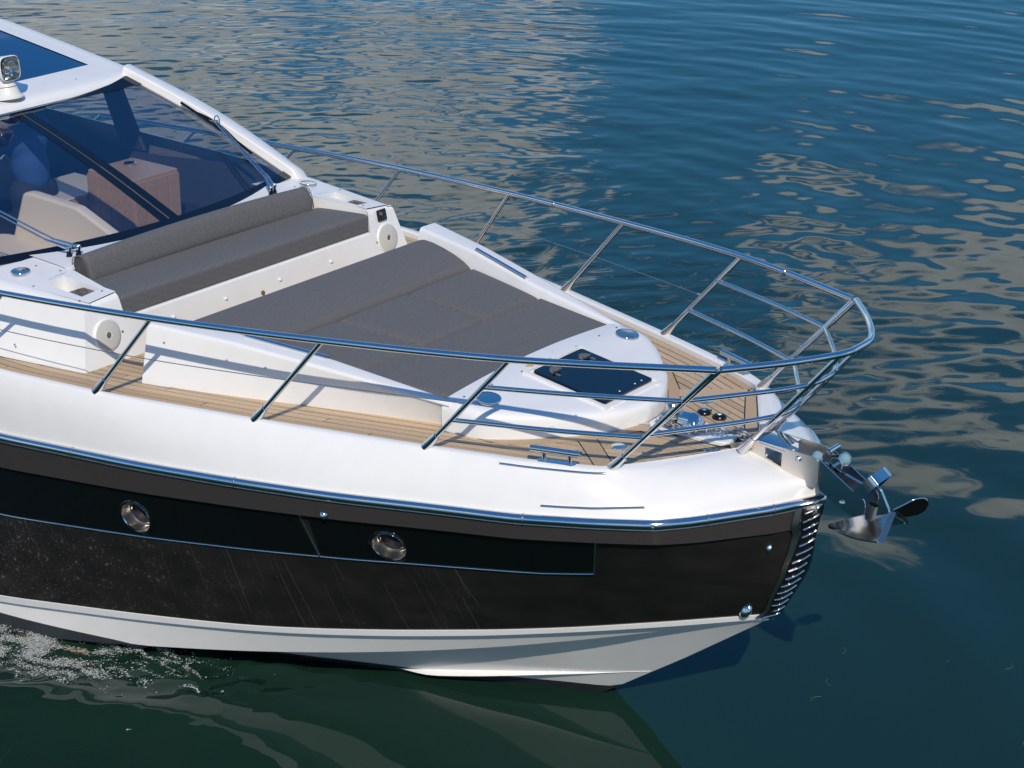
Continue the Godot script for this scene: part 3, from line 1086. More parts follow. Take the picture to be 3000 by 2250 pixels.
func deck() -> void:
	var base := [PackedVector3Array(), PackedVector3Array()]
	for x in xs_row(-0.43, 60):
		var z := tab(ZT, x)
		base[0].append(Vector3(x, DECK_Y - 0.0015, z))
		base[1].append(Vector3(x, DECK_Y - 0.0015, -z))
	var o := part("teak_deck", grid(base, Vector3.UP), M.caulk, Y)
	# the area of the starboard half that is planked
	var region := PackedVector2Array()
	for x in xs_row(-0.445, 70):
		region.append(Vector2(x, tab(ZT, x) - 0.006))
	for q in [[-0.445, 0.02], [-0.60, 0.10], [-1.06, 0.10], [-1.15, 0.06]]:
		region.append(Vector2(q[0], q[1]))
	for k in range(MOLD.size() - 2, -1, -1):
		region.append(Vector2(MOLD[k][0] + 0.004, MOLD[k][1] + 0.004))
	for q in [[-2.05, 0.81], [-4.03, 1.49], [-4.03, 0.0], [-4.43, 0.0], [-4.435, 1.595], [-5.11, 1.745], [-6.5, 1.88], [-9.0, 1.92]]:
		region.append(Vector2(q[0], q[1]))
	# a margin board round the front of the moulding, one along the bow, one across and the king board
	var ring := PackedVector2Array()
	var ring2 := PackedVector2Array()
	for k in MOLD.size():
		var a := Vector2(MOLD[maxi(k - 1, 0)][0], MOLD[maxi(k - 1, 0)][1])
		var b := Vector2(MOLD[mini(k + 1, MOLD.size() - 1)][0], MOLD[mini(k + 1, MOLD.size() - 1)][1])
		var t := (b - a).normalized()
		ring.append(Vector2(MOLD[k][0], MOLD[k][1]))
		ring2.append(Vector2(MOLD[k][0], MOLD[k][1]) + Vector2(-t.y, t.x) * 0.075)
	var margin := ring.duplicate()
	for k in range(ring2.size() - 1, 1, -1):
		margin.append(ring2[k])
	var bow := PackedVector2Array()
	for q in [[-0.86, 0.76], [-0.642, 0.42], [-0.457, 0.12], [-0.44, 0.0], [-0.52, 0.0], [-0.53, 0.09], [-0.71, 0.37], [-0.93, 0.73], [-0.95, 0.86]]:
		bow.append(Vector2(q[0], q[1]))
	var diag := PackedVector2Array([Vector2(-1.345, 0.49), Vector2(-1.275, 0.405), Vector2(-0.90, 0.72), Vector2(-0.965, 0.80)])
	var king := PackedVector2Array([Vector2(-1.24, 0.09), Vector2(-0.95, 0.115), Vector2(-0.66, 0.135), Vector2(-0.53, 0.10), Vector2(-0.53, 0.16), Vector2(-0.68, 0.20), Vector2(-0.95, 0.185), Vector2(-1.2, 0.16)])
	var boards := [margin, bow, diag, king]
	var done := []
	for k in boards.size():
		var bits: Array = [] + Geometry2D.intersect_polygons(boards[k], region)
		for d in k:
			var next := []
			for b in bits:
				next.append_array(Geometry2D.clip_polygons(b, boards[d]))
			bits = next
		for b in bits:
			done.append(b)
	var w := 0.064
	for k in 36:
		var cut := -9.0 + 1.1 * (k % 3) + 0.37 * (k % 5)
		while cut < -0.4:
			var to := minf(cut + 2.6, -0.4)
			var p := PackedVector2Array()
			var n := 26
			for i in n:
				var x := lerpf(cut + 0.003, to - 0.003, i / (n - 1.0))
				p.append(Vector2(x, plank_z(x) - w * k - 0.0045))
			for i in n:
				var x := lerpf(to - 0.003, cut + 0.003, i / (n - 1.0))
				p.append(Vector2(x, plank_z(x) - w * (k + 1) + 0.0045))
			var bits: Array = [] + Geometry2D.intersect_polygons(p, region)
			for b in boards:
				var next := []
				var fat: Array = Geometry2D.offset_polygon(b, 0.008)
				for q in bits:
					next.append_array(Geometry2D.clip_polygons(q, fat[0]))
				bits = next
			done.append_array(bits)
			cut = to
	var r := RandomNumberGenerator.new()
	r.seed = 5
	for p in done:
		var area := 0.0
		for i in p.size():
			area += p[i].cross(p[(i + 1) % p.size()])
		if absf(area) < 0.0016 or Geometry2D.is_polygon_clockwise(p) and false:
			continue
		var m := slab(p, DECK_Y - 0.007, DECK_Y + r.randf_range(0.0005, 0.0017))
		part("plank", m, M["teak%d" % r.randi_range(0, 4)], o)
		part("plank", mir(m), M["teak%d" % r.randi_range(0, 4)], o)

func plank_z(x: float) -> float:
	# the planks follow the side of the boat and run straight on past the shoulder
	return tab(ZT, x) if x < -1.0 else tab(ZT, -1.0) - 0.40 * (x + 1.0)

# ---------------------------------------------------------------- consoles, bench, coamings
func cockpit() -> void:
	# console: rows from the base up the outer wall, over the top to the inner edge
	var xs := [-9.0, -7.5, -6.5, -5.8, -5.4, -5.1, -4.9, -4.7, -4.6, -4.53]
	var rows := []
	for k in 12:
		rows.append(PackedVector3Array())
	for x in xs:
		var zb: float = tab([[-9.0, 1.92], [-6.5, 1.88], [-5.11, 1.745], [-4.44, 1.595]], x + 0.09)
		var zt: float = tab([[-9.0, 1.66], [-6.5, 1.64], [-5.5, 1.60], [-4.53, 1.486]], x)
		var yt: float = tab([[-9.0, 2.5], [-6.5, 2.46], [-5.5, 2.432], [-4.53, 2.393]], x)
		var a := Vector3(x + 0.09 * smoothstep(-5.4, -4.53, x), DECK_Y - 0.01, zb)
		var b := Vector3(x, yt, zt)
		rows[0].append(a)
		rows[1].append(a.lerp(b, 0.45))
		rows[2].append(a.lerp(b, 0.88))
		for k in 5:
			var t := k / 4.0
			var e := b + Vector3(0, 0.012, -0.055)
			rows[3 + k].append(a.lerp(b, 0.93).lerp(b + Vector3(0, 0.004, 0.006), t).lerp((b + Vector3(0, 0.004, 0.006)).lerp(e, t), t))
	var wall := grid(rows.slice(0, 8), Vector3(0, 0.3, 1))
	# front face, leaning back, carrying the loudspeaker
	var bf := Vector3(-4.44, DECK_Y - 0.01, 1.595)
	var front := []
	for k in 4:
		var t := k / 3.0
		var lo := bf.lerp(Vector3(-4.43, DECK_Y - 0.01, 1.16), t)
		var hi := Vector3(-4.53, 2.393, 1.486).lerp(Vector3(-4.527, 2.418, 1.21), t)
		front.append(PackedVector3Array([lo, lo.lerp(hi, 0.5), lo.lerp(hi, 0.93), lo.lerp(hi, 0.97) + Vector3(-0.004, 0, 0), hi + Vector3(-0.022, 0.004, 0)]))
	var fr := grid(front, Vector3(1, 0.3, 0))
	# the lid round the storage tray: outline pieces with the tray sunk between them
	var t0 := -5.02
	var t1 := -4.66
	var top := func(x: float, z: float) -> Vector3:
		var y: float = lerpf(2.50, 2.42, smoothstep(-5.5, -4.53, x)) if x < -4.53 else 2.42
		return Vector3(x, tab([[-9.0, 2.512], [-6.5, 2.472], [-5.5, 2.444], [-4.53, 2.405]], x) + 0.036 * clampf((1.50 - z) / 0.4, 0.0, 1.0), z)
	var lid := []
	var edge := func(x: float) -> float: return tab([[-9.0, 1.608], [-6.5, 1.588], [-5.5, 1.548], [-4.53, 1.435]], x)
	lid.append(quadtop(top, -5.56, -5.05, 1.04, edge))
	var rim := func(x: float) -> float: return tab([[-5.06, 1.135], [-4.62, 1.215]], x)
	lid.append(quadtop(top, -5.06, t0, 1.14, edge))
	lid.append(quadtop(top, t0, t1, 1.24, rim))
	lid.append(quadtop(top, t0, t1, 1.395, func(x: float) -> float: return tab([[-5.5, 1.548], [-4.53, 1.435]], x)))
	lid.append(quadtop(top, t1, -4.545, 1.21, func(x: float) -> float: return tab([[-5.5, 1.548], [-4.53, 1.435]], x)))
	# tray walls and floor
	var f := 2.335
	var co := [Vector3(t0, 0, 1.24), Vector3(t1, 0, 1.24), Vector3(t1, 0, 1.395), Vector3(t0, 0, 1.395)]
	for k in 4:
		var a: Vector3 = co[k]
		var b: Vector3 = co[(k + 1) % 4]
		var mid := Vector3((t0 + t1) / 2, 0, 1.315)
		lid.append(grid([PackedVector3Array([top.call(a.x, a.z), top.call(b.x, b.z)]), PackedVector3Array([Vector3(a.x, f, a.z), Vector3(b.x, f, b.z)])], mid - (a + b) / 2))
	lid.append(grid([PackedVector3Array([Vector3(t0, f, 1.24), Vector3(t1, f, 1.24)]), PackedVector3Array([Vector3(t0, f, 1.395), Vector3(t1, f, 1.395)])], Vector3.UP))
	# inner cheek down to the bench
	var inner := grid([PackedVector3Array([top.call(-5.08, 1.135), top.call(-4.62, 1.215), top.call(-4.545, 1.215)]), PackedVector3Array([Vector3(-5.08, 2.0, 1.13), Vector3(-4.60, 2.0, 1.21), Vector3(-4.43, 2.0, 1.21)])], Vector3(0, 0, -1))
	var console := join([wall, fr, inner] + lid)
	for s in 2:
		var c := part("console", console if s == 0 else mir(console), M.gelcoat, Y)
		var sg := 1.0 if s == 0 else -1.0
		var mir_b := Basis(Vector3(1, 0, 0), Vector3(0, 1, 0), Vector3(0, 0, sg))
		# cup holders
		var cup := hold("cup_holder", Y, Vector3(-4.745, 2.405, 1.315 * sg))
		var pl := slab(rect(-0.082, -0.078, 0.082, 0.078), -0.006, 0.004, 0.002)
		part("tray_plate", plate_with_holes(), M.grey_plastic, cup)
		for q in [-0.038, 0.038]:
			part("cup_ring", lathe([Vector2(0.034, -0.05), Vector2(0.034, 0.007), Vector2(0.037, 0.009), Vector2(0.040, 0.006)], 24), M.grey_plastic, cup, Vector3(q * 0.95, 0, q * 0.5 * sg))
			part("cup_floor", lathe([Vector2(0.034, 0.0), Vector2(0.0, 0.001)], 24), M.cream_plastic, cup, Vector3(q * 0.95, -0.05, q * 0.5 * sg))
		# loudspeaker on the front face
		var n := Vector3(0.975, 0.22, 0.0).normalized()
		var sp := hold("loudspeaker", Y, Vector3(-4.49, 2.183, 1.362 * sg) + n * 0.002, along(n))
		part("grille", lathe([Vector2(0.108, 0.0), Vector2(0.107, 0.014), Vector2(0.100, 0.022), Vector2(0.088, 0.024), Vector2(0.05, 0.029), Vector2(0.028, 0.029)], 36), M.speaker_grille, sp)
		part("rim", lathe([Vector2(0.110, 0.0), Vector2(0.110, 0.012), Vector2(0.104, 0.02), Vector2(0.100, 0.0215)], 36), M.white_paint, sp)
		part("tweeter_ring", lathe([Vector2(0.029, 0.026), Vector2(0.027, 0.031), Vector2(0.022, 0.031), Vector2(0.021, 0.026)], 24), M.cream_plastic, sp)
		part("tweeter", lathe([Vector2(0.022, 0.026), Vector2(0.012, 0.029), Vector2(0.0, 0.03)], 24), M.grey_plastic, sp)
		# deck filler cap and snap studs
		disc("deck_cap", Vector3(-5.29, 2.452, 1.379 * sg), 0.066, Vector3(0.03, 1, 0.05 * sg))
		for q in [[-5.05, 1.47], [-4.62, 1.45], [-4.62, 1.26], [-5.1, 1.2], [-5.3, 1.24], [-5.12, 1.06]]:
			stud(top.call(q[0], q[1]) * Vector3(1, 1, sg) + Vector3(0, 0.001, 0), Vector3.UP)
		stud(Vector3(-4.47, 2.18, 1.24 * sg), n)
		stud(Vector3(-5.0, 2.1, 1.70 * sg), Vector3(0, 0.3, sg).normalized())
	# black remote panel on the port console
	var rp := hold("control_panel", Y, Vector3(-4.505, 2.362, -1.338), along(Vector3(0.975, 0.22, 0)))
	part("plate", rbox(0.085, 0.012, 0.095, 0.004), M.black_rubber, rp)
	part("knob", lathe([Vector2(0.015, 0.0), Vector2(0.014, 0.012), Vector2(0.0, 0.013)], 16), M.grey_plastic, rp, Vector3(0.012, 0.006, -0.02))
	part("display", rbox(0.03, 0.004, 0.05, 0.001), M.window_black, rp, Vector3(-0.018, 0.0065, 0.012))
	# bench between the consoles: seat box with a leaning front
	var bench := [PackedVector3Array(), PackedVector3Array(), PackedVector3Array(), PackedVector3Array(), PackedVector3Array()]
	for i in 25:
		var z := lerpf(-1.19, 1.19, i / 24.0)
		bench[0].append(Vector3(-4.43, DECK_Y - 0.01, z))
		bench[1].append(Vector3(-4.475, 2.20, z))
		bench[2].append(Vector3(-4.487, 2.252, z))
		bench[3].append(Vector3(-4.50, 2.262, z))
		bench[4].append(Vector3(-5.06, 2.25, z))
	var bb := part("bench_base", join([grid(bench.slice(0, 3), Vector3(1, 0.2, 0)), grid(bench.slice(2, 4), Vector3(1, 1, 0)), grid(bench.slice(3, 5), Vector3.UP)]), M.gelcoat, Y)
	for z in [-0.735, -0.21, 0.318, 0.80]:
		part("stud", lathe([Vector2(0.012, 0.0), Vector2(0.011, 0.012), Vector2(0.006, 0.016), Vector2(0.0, 0.017)], 14), M.white_paint, bb, Vector3(-4.466, 2.16, z), along(Vector3(1, 0.2, 0)))
	part("drain", lathe([Vector2(0.018, 0.0), Vector2(0.016, 0.006), Vector2(0.0, 0.007)], 14), M.growth, bb, Vector3(-4.455, 2.11, -0.03), along(Vector3(1, 0.2, 0)))
	# ledge behind the bench up to the windscreen
	var ledge := []
	for k in 6:
		ledge.append(PackedVector3Array())
	for i in 31:
		var z := lerpf(-1.16, 1.16, i / 30.0)
		var q := (z / 1.3) * (z / 1.3)
		ledge[0].append(Vector3(-5.03, 2.2, z))
		ledge[1].append(Vector3(-5.06, 2.40, z))
		ledge[2].append(Vector3(-5.075, 2.448, z))
		ledge[3].append(Vector3(-5.10, 2.462 + 0.006 * q, z))
		ledge[4].append(Vector3(-5.20, 2.458 + 0.02 * q, z))
		ledge[5].append(Vector3(-5.40 - 0.10 * q, 2.46 + 0.03 * q, z))
	part("windscreen_ledge", grid(ledge, Vector3(0.4, 1, 0)), M.gelcoat, Y)
	# coamings either side of the sun pad
	var co_rows := []
	for k in 10:
		co_rows.append(PackedVector3Array())
	for i in 30:
		var t := i / 29.0
		var x := lerpf(-4.03, -1.99, t)
		var zo := lerpf(1.403, 0.889, t)
		var yo: float = tab([[-4.03, 2.378], [-3.45, 2.345], [-2.95, 2.293], [-1.99, 2.181]], x)
		var zb := lerpf(1.487, 0.80, smoothstep(0.0, 1.0, t) * 0.15 + t * 0.85)
		var zi: float = tab([[-4.03, 1.215], [-3.44, 1.10], [-2.86, 0.955], [-1.99, 0.83]], x)
		var p := [Vector3(x, DECK_Y - 0.01, zb), Vector3(x, lerpf(DECK_Y, yo, 0.85), lerpf(zb, zo, 0.85)), Vector3(x, yo - 0.02, zo + 0.006), Vector3(x, yo - 0.005, zo - 0.004), Vector3(x, yo, zo - 0.022), Vector3(x, yo + 0.004, zi + 0.03), Vector3(x, yo - 0.002, zi + 0.012), Vector3(x, yo - 0.018, zi), Vector3(x, yo - 0.12, zi - 0.03)]
		for k in 9:
			co_rows[k].append(p[k])
	var endc := PackedVector3Array()
	var endf := PackedVector3Array()
	for k in 9:
		endc.append(co_rows[k][0])
		endf.append(co_rows[k][29])
	endc.append(Vector3(-4.03, DECK_Y - 0.01, 1.16))
	endf.append(Vector3(-1.99, DECK_Y - 0.01, 0.79))
	var coam := join([grid(co_rows.slice(0, 9), Vector3(0, 1, 1)), fan(endc, Vector3(-1, 0, 0)), fan(endf, Vector3(1, 0, 0))])
	for s in 2:
		var sg := 1.0 if s == 0 else -1.0
		part("coaming", coam if s == 0 else mir(coam), M.gelcoat, Y)
		# short grab rail inside the coaming
		var gr := hold("grab_rail", Y)
		var a := Vector3(-3.43, 2.352, 1.135 * sg)
		var b := Vector3(-2.87, 2.292, 0.99 * sg)
		part("bar", rod(a, b, 0.016, 14), M.steel, gr)
		for f2 in [0.12, 0.88]:
			var p := a.lerp(b, f2)
			part("post", rod(p, p + Vector3(0, -0.05, -0.01 * sg), 0.009, 10), M.steel, gr)
		for q in [[-3.9, 0.25], [-3.2, 0.45], [-2.55, 0.62]]:
			var t: float = (q[0] + 4.03) / 2.04
			var zo := lerpf(1.403, 0.889, t)
			var zb := lerpf(1.487, 0.80, t)
			stud(Vector3(q[0], lerpf(2.35, 2.05, q[1]), lerpf(zo, zb, q[1]) * sg + 0.004 * sg), Vector3(0, 0.2, sg).normalized())

func plate_with_holes() -> ArrayMesh:
	# a square plate about two round holes: strips between a hole-free border
	var list := []
	for q in [-1.0, 1.0]:
		var c := Vector2(0.038 * 0.95 * q, 0.019 * q)
		var ring := PackedVector3Array()
		var outer := PackedVector3Array()
		for k in 33:
			var a := TAU * k / 32.0
			var d := Vector2(cos(a), sin(a))
			ring.append(Vector3(c.x + 0.036 * d.x, 0.003, c.y + 0.036 * d.y))
			# out to the half plate
			var bx0 := -0.085 if q < 0 else 0.0
			var bx1 := 0.0 if q < 0 else 0.085
			var tx := ((bx1 if d.x > 0 else bx0) - c.x) / (d.x if absf(d.x) > 1e-5 else 1e-5)
			var tz := ((0.078 if d.y > 0 else -0.078) - c.y) / (d.y if absf(d.y) > 1e-5 else 1e-5)
			var t := minf(absf(tx), absf(tz))
			outer.append(Vector3(c.x + t * d.x, 0.003, c.y + t * d.y))
		list.append(grid([ring, outer], Vector3.UP))
	return join(list)

func patch(fn: Callable, x0: float, x1: float, z0: float, z1: float, nx: int, nz: int) -> ArrayMesh:
	var rows := []
	for j in nz:
		var row := PackedVector3Array()
		for i in nx:
			row.append(fn.call(lerpf(x0, x1, i / (nx - 1.0)), lerpf(z0, z1, j / (nz - 1.0))))
		rows.append(row)
	return grid(rows, Vector3.UP)

func quadtop(fn: Callable, x0: float, x1: float, z0: float, ze: Callable) -> ArrayMesh:
	var rows := []
	for j in 4:
		var row := PackedVector3Array()
		for i in 7:
			var x := lerpf(x0, x1, i / 6.0)
			row.append(fn.call(x, lerpf(z0, ze.call(x), j / 3.0)))
		rows.append(row)
	return grid(rows, Vector3.UP)

func disc(called: String, at: Vector3, r: float, n: Vector3) -> Node3D:
	var o := hold(called, Y, at, along(n))
	part("rim", lathe([Vector2(r, -0.004), Vector2(r, 0.009), Vector2(r * 0.95, 0.014), Vector2(r * 0.88, 0.014)], 36), M.steel, o)
	part("lid", lathe([Vector2(r * 0.88, 0.0125), Vector2(r * 0.5, 0.0135), Vector2(0.0, 0.0138)], 36), M.steel, o)
	return o

func stud(at: Vector3, n: Vector3) -> void:
	part("snap_stud", M_stud, M.dull_steel, Y, at, along(n))

var M_stud: ArrayMesh

# ---------------------------------------------------------------- foredeck moulding with the hatch
func mold_z(x: float) -> float:
	return tab(MOLD, x)

func mold_y(x: float, z: float) -> float:
	var y := 2.213 - 0.136 * (x + 1.857) - 0.045 * z * z
	if x < -1.9:
		y = 2.219 - 0.02 * (x + 1.9) - 0.045 * z * z
	return y

func foredeck() -> void:
	# outline in even steps round the front
	var pts := []
	for k in MOLD.size():
		pts.append(Vector3(MOLD[k][0], 0, MOLD[k][1]))
	var half := spline(pts, 40)
	var ol := PackedVector2Array()
	for p in half:
		ol.append(Vector2(p.x, p.z))
	for k in range(half.size() - 2, -1, -1):
		ol.append(Vector2(half[k].x, -half[k].z))
	# rings from the deck up the wall, over a round edge, then in to a spine
	var rings := []
	var prof := [[0.0, 0.0], [0.0, 0.55], [0.003, 0.75], [0.012, 0.89], [0.03, 0.965], [0.06, 0.995], [0.1, 1.0], [0.3, 1.0], [0.55, 1.0], [0.8, 1.0], [1.0, 1.0]]
	for q in prof:
		var ring := PackedVector3Array()
		for p in ol:
			var spine := Vector2(minf(p.x, -1.75) - 0.25, p.y * 0.12)
			if q[0] > 0.2:
				spine = Vector2(-2.04, 0.0).lerp(Vector2(p.x, p.y), 0.0)
			var inn: Vector2 = p.lerp(spine, q[0]) if q[0] > 0.12 else p + (Vector2(-2.1, 0.0) - p).normalized() * q[0]
			if q[0] > 0.12:
				inn = (p + (Vector2(-2.1, 0.0) - p).normalized() * 0.1).lerp(Vector2(-2.06, p.y * 0.3), q[0])
			var yt := mold_y(inn.x, inn.y)
			ring.append(Vector3(inn.x, lerpf(DECK_Y - 0.01, yt, q[1]), inn.y))
		rings.append(ring)
	var fm := part("foredeck_moulding", grid(rings, Vector3(0.3, 1, 0)), M.gelcoat, Y)
	# raised ledge along the pad's front edge with its snap studs
	for z in [-0.78, -0.55, -0.28, 0.0, 0.28, 0.55, 0.78]:
		var x: float = -1.93 + 0.06 * (1.0 - (z / 0.82) * (z / 0.82)) - 0.04
		stud(Vector3(x, mold_y(x, z) + 0.002, z), Vector3.UP)
	# hatch: dark acrylic lid in a white frame
	var h := hold("deck_hatch", Y, Vector3(-1.584, 2.180, 0), Basis(Vector3(0, 0, 1), -0.1352))
	part("frame", frame_ring(0.60, 0.55, 0.64, 0.59, 0.0, 0.006), M.gelcoat, h)
	part("lid", slab(round_poly(rect(-0.277, -0.25, 0.277, 0.25), 0.02, 4), 0.0, 0.014, 0.003), M.hatch_acrylic, h)
	for z in [-0.15, 0.15]:
		var hd := part("handle", lathe([Vector2(0.034, 0.0), Vector2(0.032, 0.014), Vector2(0.02, 0.019), Vector2(0.0, 0.02)], 20), M.hatch_handle, h, Vector3(-0.19, 0.014, z), Basis.from_scale(Vector3(0.8, 1, 1.15)))
		part("lever", rbox(0.028, 0.008, 0.06, 0.003), M.hatch_handle, hd, Vector3(0.03, 0.018, 0.0))
		part("latch_tab", rbox(0.035, 0.005, 0.022, 0.002), M.hatch_handle, h, Vector3(-0.135, 0.0165, z * 1.2))
	for z in [-0.17, -0.10, 0.06, 0.17]:
		part("screw", lathe([Vector2(0.006, 0.0), Vector2(0.005, 0.002), Vector2(0.0, 0.0025)], 10), M.white_paint, h, Vector3(0.245, 0.014, z))
	# front step between two low ridges
	for s in [-1.0, 1.0]:
		var a := []
		for i in 8:
			var x := lerpf(-1.30, -1.245, i / 7.0)
			a.append(Vector3(x, mold_y(x, 0.2) - 0.009, s * 0.235))
		part("ridge", tube(PackedVector3Array(a), 0.012, 10), M.gelcoat, Y)
	# warning triangle
	var tri := PackedVector2Array([Vector2(-0.028, -0.03), Vector2(-0.028, 0.03), Vector2(0.026, 0.0)])
	var ws := part("warning_sticker", slab(tri, 0.0, 0.0015), M.yellow_sticker, Y, Vector3(-1.945, mold_y(-1.945, 0.165) + 0.003, 0.165), Basis(Vector3.UP, 2.2))
	part("pictogram", slab(PackedVector2Array([Vector2(-0.012, -0.012), Vector2(-0.004, 0.002), Vector2(-0.014, 0.011), Vector2(-0.002, 0.008), Vector2(0.008, 0.0), Vector2(-0.001, -0.004)]), 0.0015, 0.0022), M.caulk, ws)
	for s in [-1.0, 1.0]:
		disc("deck_light", Vector3(-1.832, mold_y(-1.832, 0.712) + 0.003, 0.712 * s), 0.079, Vector3(0.14, 1, 0.02 * s))
	part("fitting", lathe([Vector2(0.02, 0.0), Vector2(0.02, 0.01), Vector2(0.014, 0.018), Vector2(0.0, 0.019)], 18), M.cream_plastic, Y, Vector3(-1.455, 2.06, 0.592), along(Vector3(0.6, 0.1, 0.75)))
	# steel plates let into the teak
	disc("deck_plate", Vector3(-1.06, DECK_Y - 0.006, 0.454), 0.05, Vector3.UP)
	disc("deck_plate", Vector3(-1.06, DECK_Y - 0.006, -0.454), 0.05, Vector3.UP)
	for q in [[-1.163, 0.075, 0.4], [-0.60, 0.165, 0.5], [-0.60, -0.165, -0.5]]:
		part("flush_hinge", slab(round_poly(rect(-0.05, -0.026, 0.05, 0.026), 0.008, 3), 0.0, 0.004, 0.001), M.steel, Y, Vector3(q[0], DECK_Y + 0.002, q[1]), Basis(Vector3.UP, q[2]))

# a flat ring of rectangular outline
func frame_ring(ix: float, iz: float, ox: float, oz: float, y0: float, y1: float) -> ArrayMesh:
	var list := []
	var a := [Vector2(-ix, -iz) / 2, Vector2(ix, -iz) / 2, Vector2(ix, iz) / 2, Vector2(-ix, iz) / 2]
	var b := [Vector2(-ox, -oz) / 2, Vector2(ox, -oz) / 2, Vector2(ox, oz) / 2, Vector2(-ox, oz) / 2]
	for k in 4:
		var n := (k + 1) % 4
		list.append(slab(PackedVector2Array([a[k], a[n], b[n], b[k]]), y0 - 0.01, y1))
	return join(list)

# ---------------------------------------------------------------- guard rails
const TOP := [[-8.4, 2.40, 2.02], [-7.2, 2.45, 2.01], [-6.0, 2.498, 1.975], [-4.81, 2.545, 1.90], [-3.612, 2.596, 1.737], [-2.425, 2.652, 1.497], [-1.29, 2.711, 1.193], [-0.229, 2.765, 0.749]]
const FOOT := [[-8.9, 2.05, 2.05], [-7.7, 2.05, 2.045], [-6.5, 2.05, 2.03], [-5.28, 2.05, 1.985], [-4.055, 2.05, 1.83], [-2.953, 2.05, 1.545], [-1.877, 2.05, 1.229], [-0.854, 2.048, 0.80]]

func p3(a: Array, s := 1.0) -> Vector3:
	return Vector3(a[0], a[1], a[2] * s)

func stanchion(parent: Node3D, foot: Vector3, top: Vector3, r := 0.0155) -> void:
	var d := (top - foot).normalized()
	part("stanchion", rod(foot + d * 0.02, top, r, 14), M.steel, parent)
	# flared foot, cut level with the deck
	part("foot", rod(foot - d * 0.01, foot + d * 0.11, r * 2.1, 16, r * 1.25), M.steel, parent)

func rails() -> void:
	for s in [1.0, -1.0]:
		var o := hold("guard_rail", Y)
		tag(o, "polished starboard guard rail on the near side" if s > 0 else "polished port guard rail on the far side")
		var pts := []
		for q in TOP:
			pts.append(p3(q, s))
		part("top_rail", tube(spline(pts, 90), 0.0205, 16), M.steel, o)
		for k in TOP.size():
			var foot := p3(FOOT[k], s)
			var top := p3(TOP[k], s)
			stanchion(o, foot, top)
		# joint sleeves on the top rail
		for k in [4, 6]:
			var a := p3(TOP[k], s)
			var b := p3(TOP[k + 1], s)
			part("sleeve", rod(a.lerp(b, 0.40), a.lerp(b, 0.405), 0.0212, 16), M.dull_steel, o)
		# wire at half height as far as the last stanchion but one
		var wire := []
		for k in range(0, 7):
			wire.append(p3(FOOT[k], s).lerp(p3(TOP[k], s), 0.50))
		part("guard_wire", tube(spline(wire, 40), 0.0028, 6), M.dull_steel, o)
		var e: Vector3 = wire[wire.size() - 1]
		var e0: Vector3 = wire[wire.size() - 2]
		part("wire_end", rod(e.lerp(e0, 0.012), e.lerp(e0, 0.045), 0.007, 10), M.steel, o)
		for k in range(1, 6):
			part("wire_eye", rod(wire[k] - Vector3(0.012, 0, 0), wire[k] + Vector3(0.012, 0, 0), 0.008, 8), M.steel, o)
		# two middle bars from the last stanchion to the shoulder
		var f6 := p3(FOOT[6], s)
		var t6 := p3(TOP[6], s)
		var f7 := p3(FOOT[7], s)
		var t7 := p3(TOP[7], s)
		for f in [0.69, 0.31]:
			var a := f6.lerp(t6, f)
			var b := f7.lerp(t7, f)
			part("middle_bar", tube(spline([a, a.lerp(b, 0.5) + Vector3(0, 0.0, 0.018 * s), b], 16), 0.0145, 14), M.steel, o)
	# pulpit round the bow: its own posts beside the shoulder posts
	var o := hold("pulpit", Y)
	tag(o, "polished pulpit rail curving round the bow")
	for spec in [[1.0, 0.0205, [[-0.205, 2.768, 0.735], [-0.02, 2.776, 0.515], [0.10, 2.781, 0.35], [0.185, 2.786, 0.21], [0.225, 2.788, 0.105], [0.232, 2.789, 0.0]]],
			[0.69, 0.0145, [[-0.43, 2.543, 0.775], [-0.22, 2.548, 0.50], [-0.08, 2.55, 0.30], [-0.01, 2.552, 0.17], [0.02, 2.553, 0.08], [0.025, 2.553, 0.0]]],
			[0.31, 0.0145, [[-0.635, 2.293, 0.775], [-0.43, 2.298, 0.48], [-0.29, 2.301, 0.27], [-0.22, 2.303, 0.14], [-0.195, 2.304, 0.06], [-0.19, 2.304, 0.0]]]]:
		var pts := []
		for q in spec[2]:
			pts.append(p3(q))
		for k in range(pts.size() - 2, -1, -1):
			pts.append(pts[k] * Vector3(1, 1, -1))
		part("top_rail" if spec[0] == 1.0 else "middle_bar", tube(spline(pts, 70), spec[1], 16), M.steel, o)
	for s in [1.0, -1.0]:
		var f7 := p3(FOOT[7], s) + Vector3(0.075, 0.0, -0.035 * s)
		var t7 := p3([-0.205, 2.768, 0.735], s)
		part("stanchion", rod(p3([-0.66, 2.27, 0.765], s), t7, 0.0155, 14), M.steel, o)
		for f in [0.22, 0.75]:
			var a := p3([-0.66, 2.27, 0.775], s).lerp(t7, f)
			part("tie", rod(a, a + Vector3(-0.03, 0.012, 0.012 * s), 0.009, 10), M.steel, o)
		stanchion(o, p3([-0.405, 2.055, 0.145], s), p3([0.205, 2.787, 0.150], s))

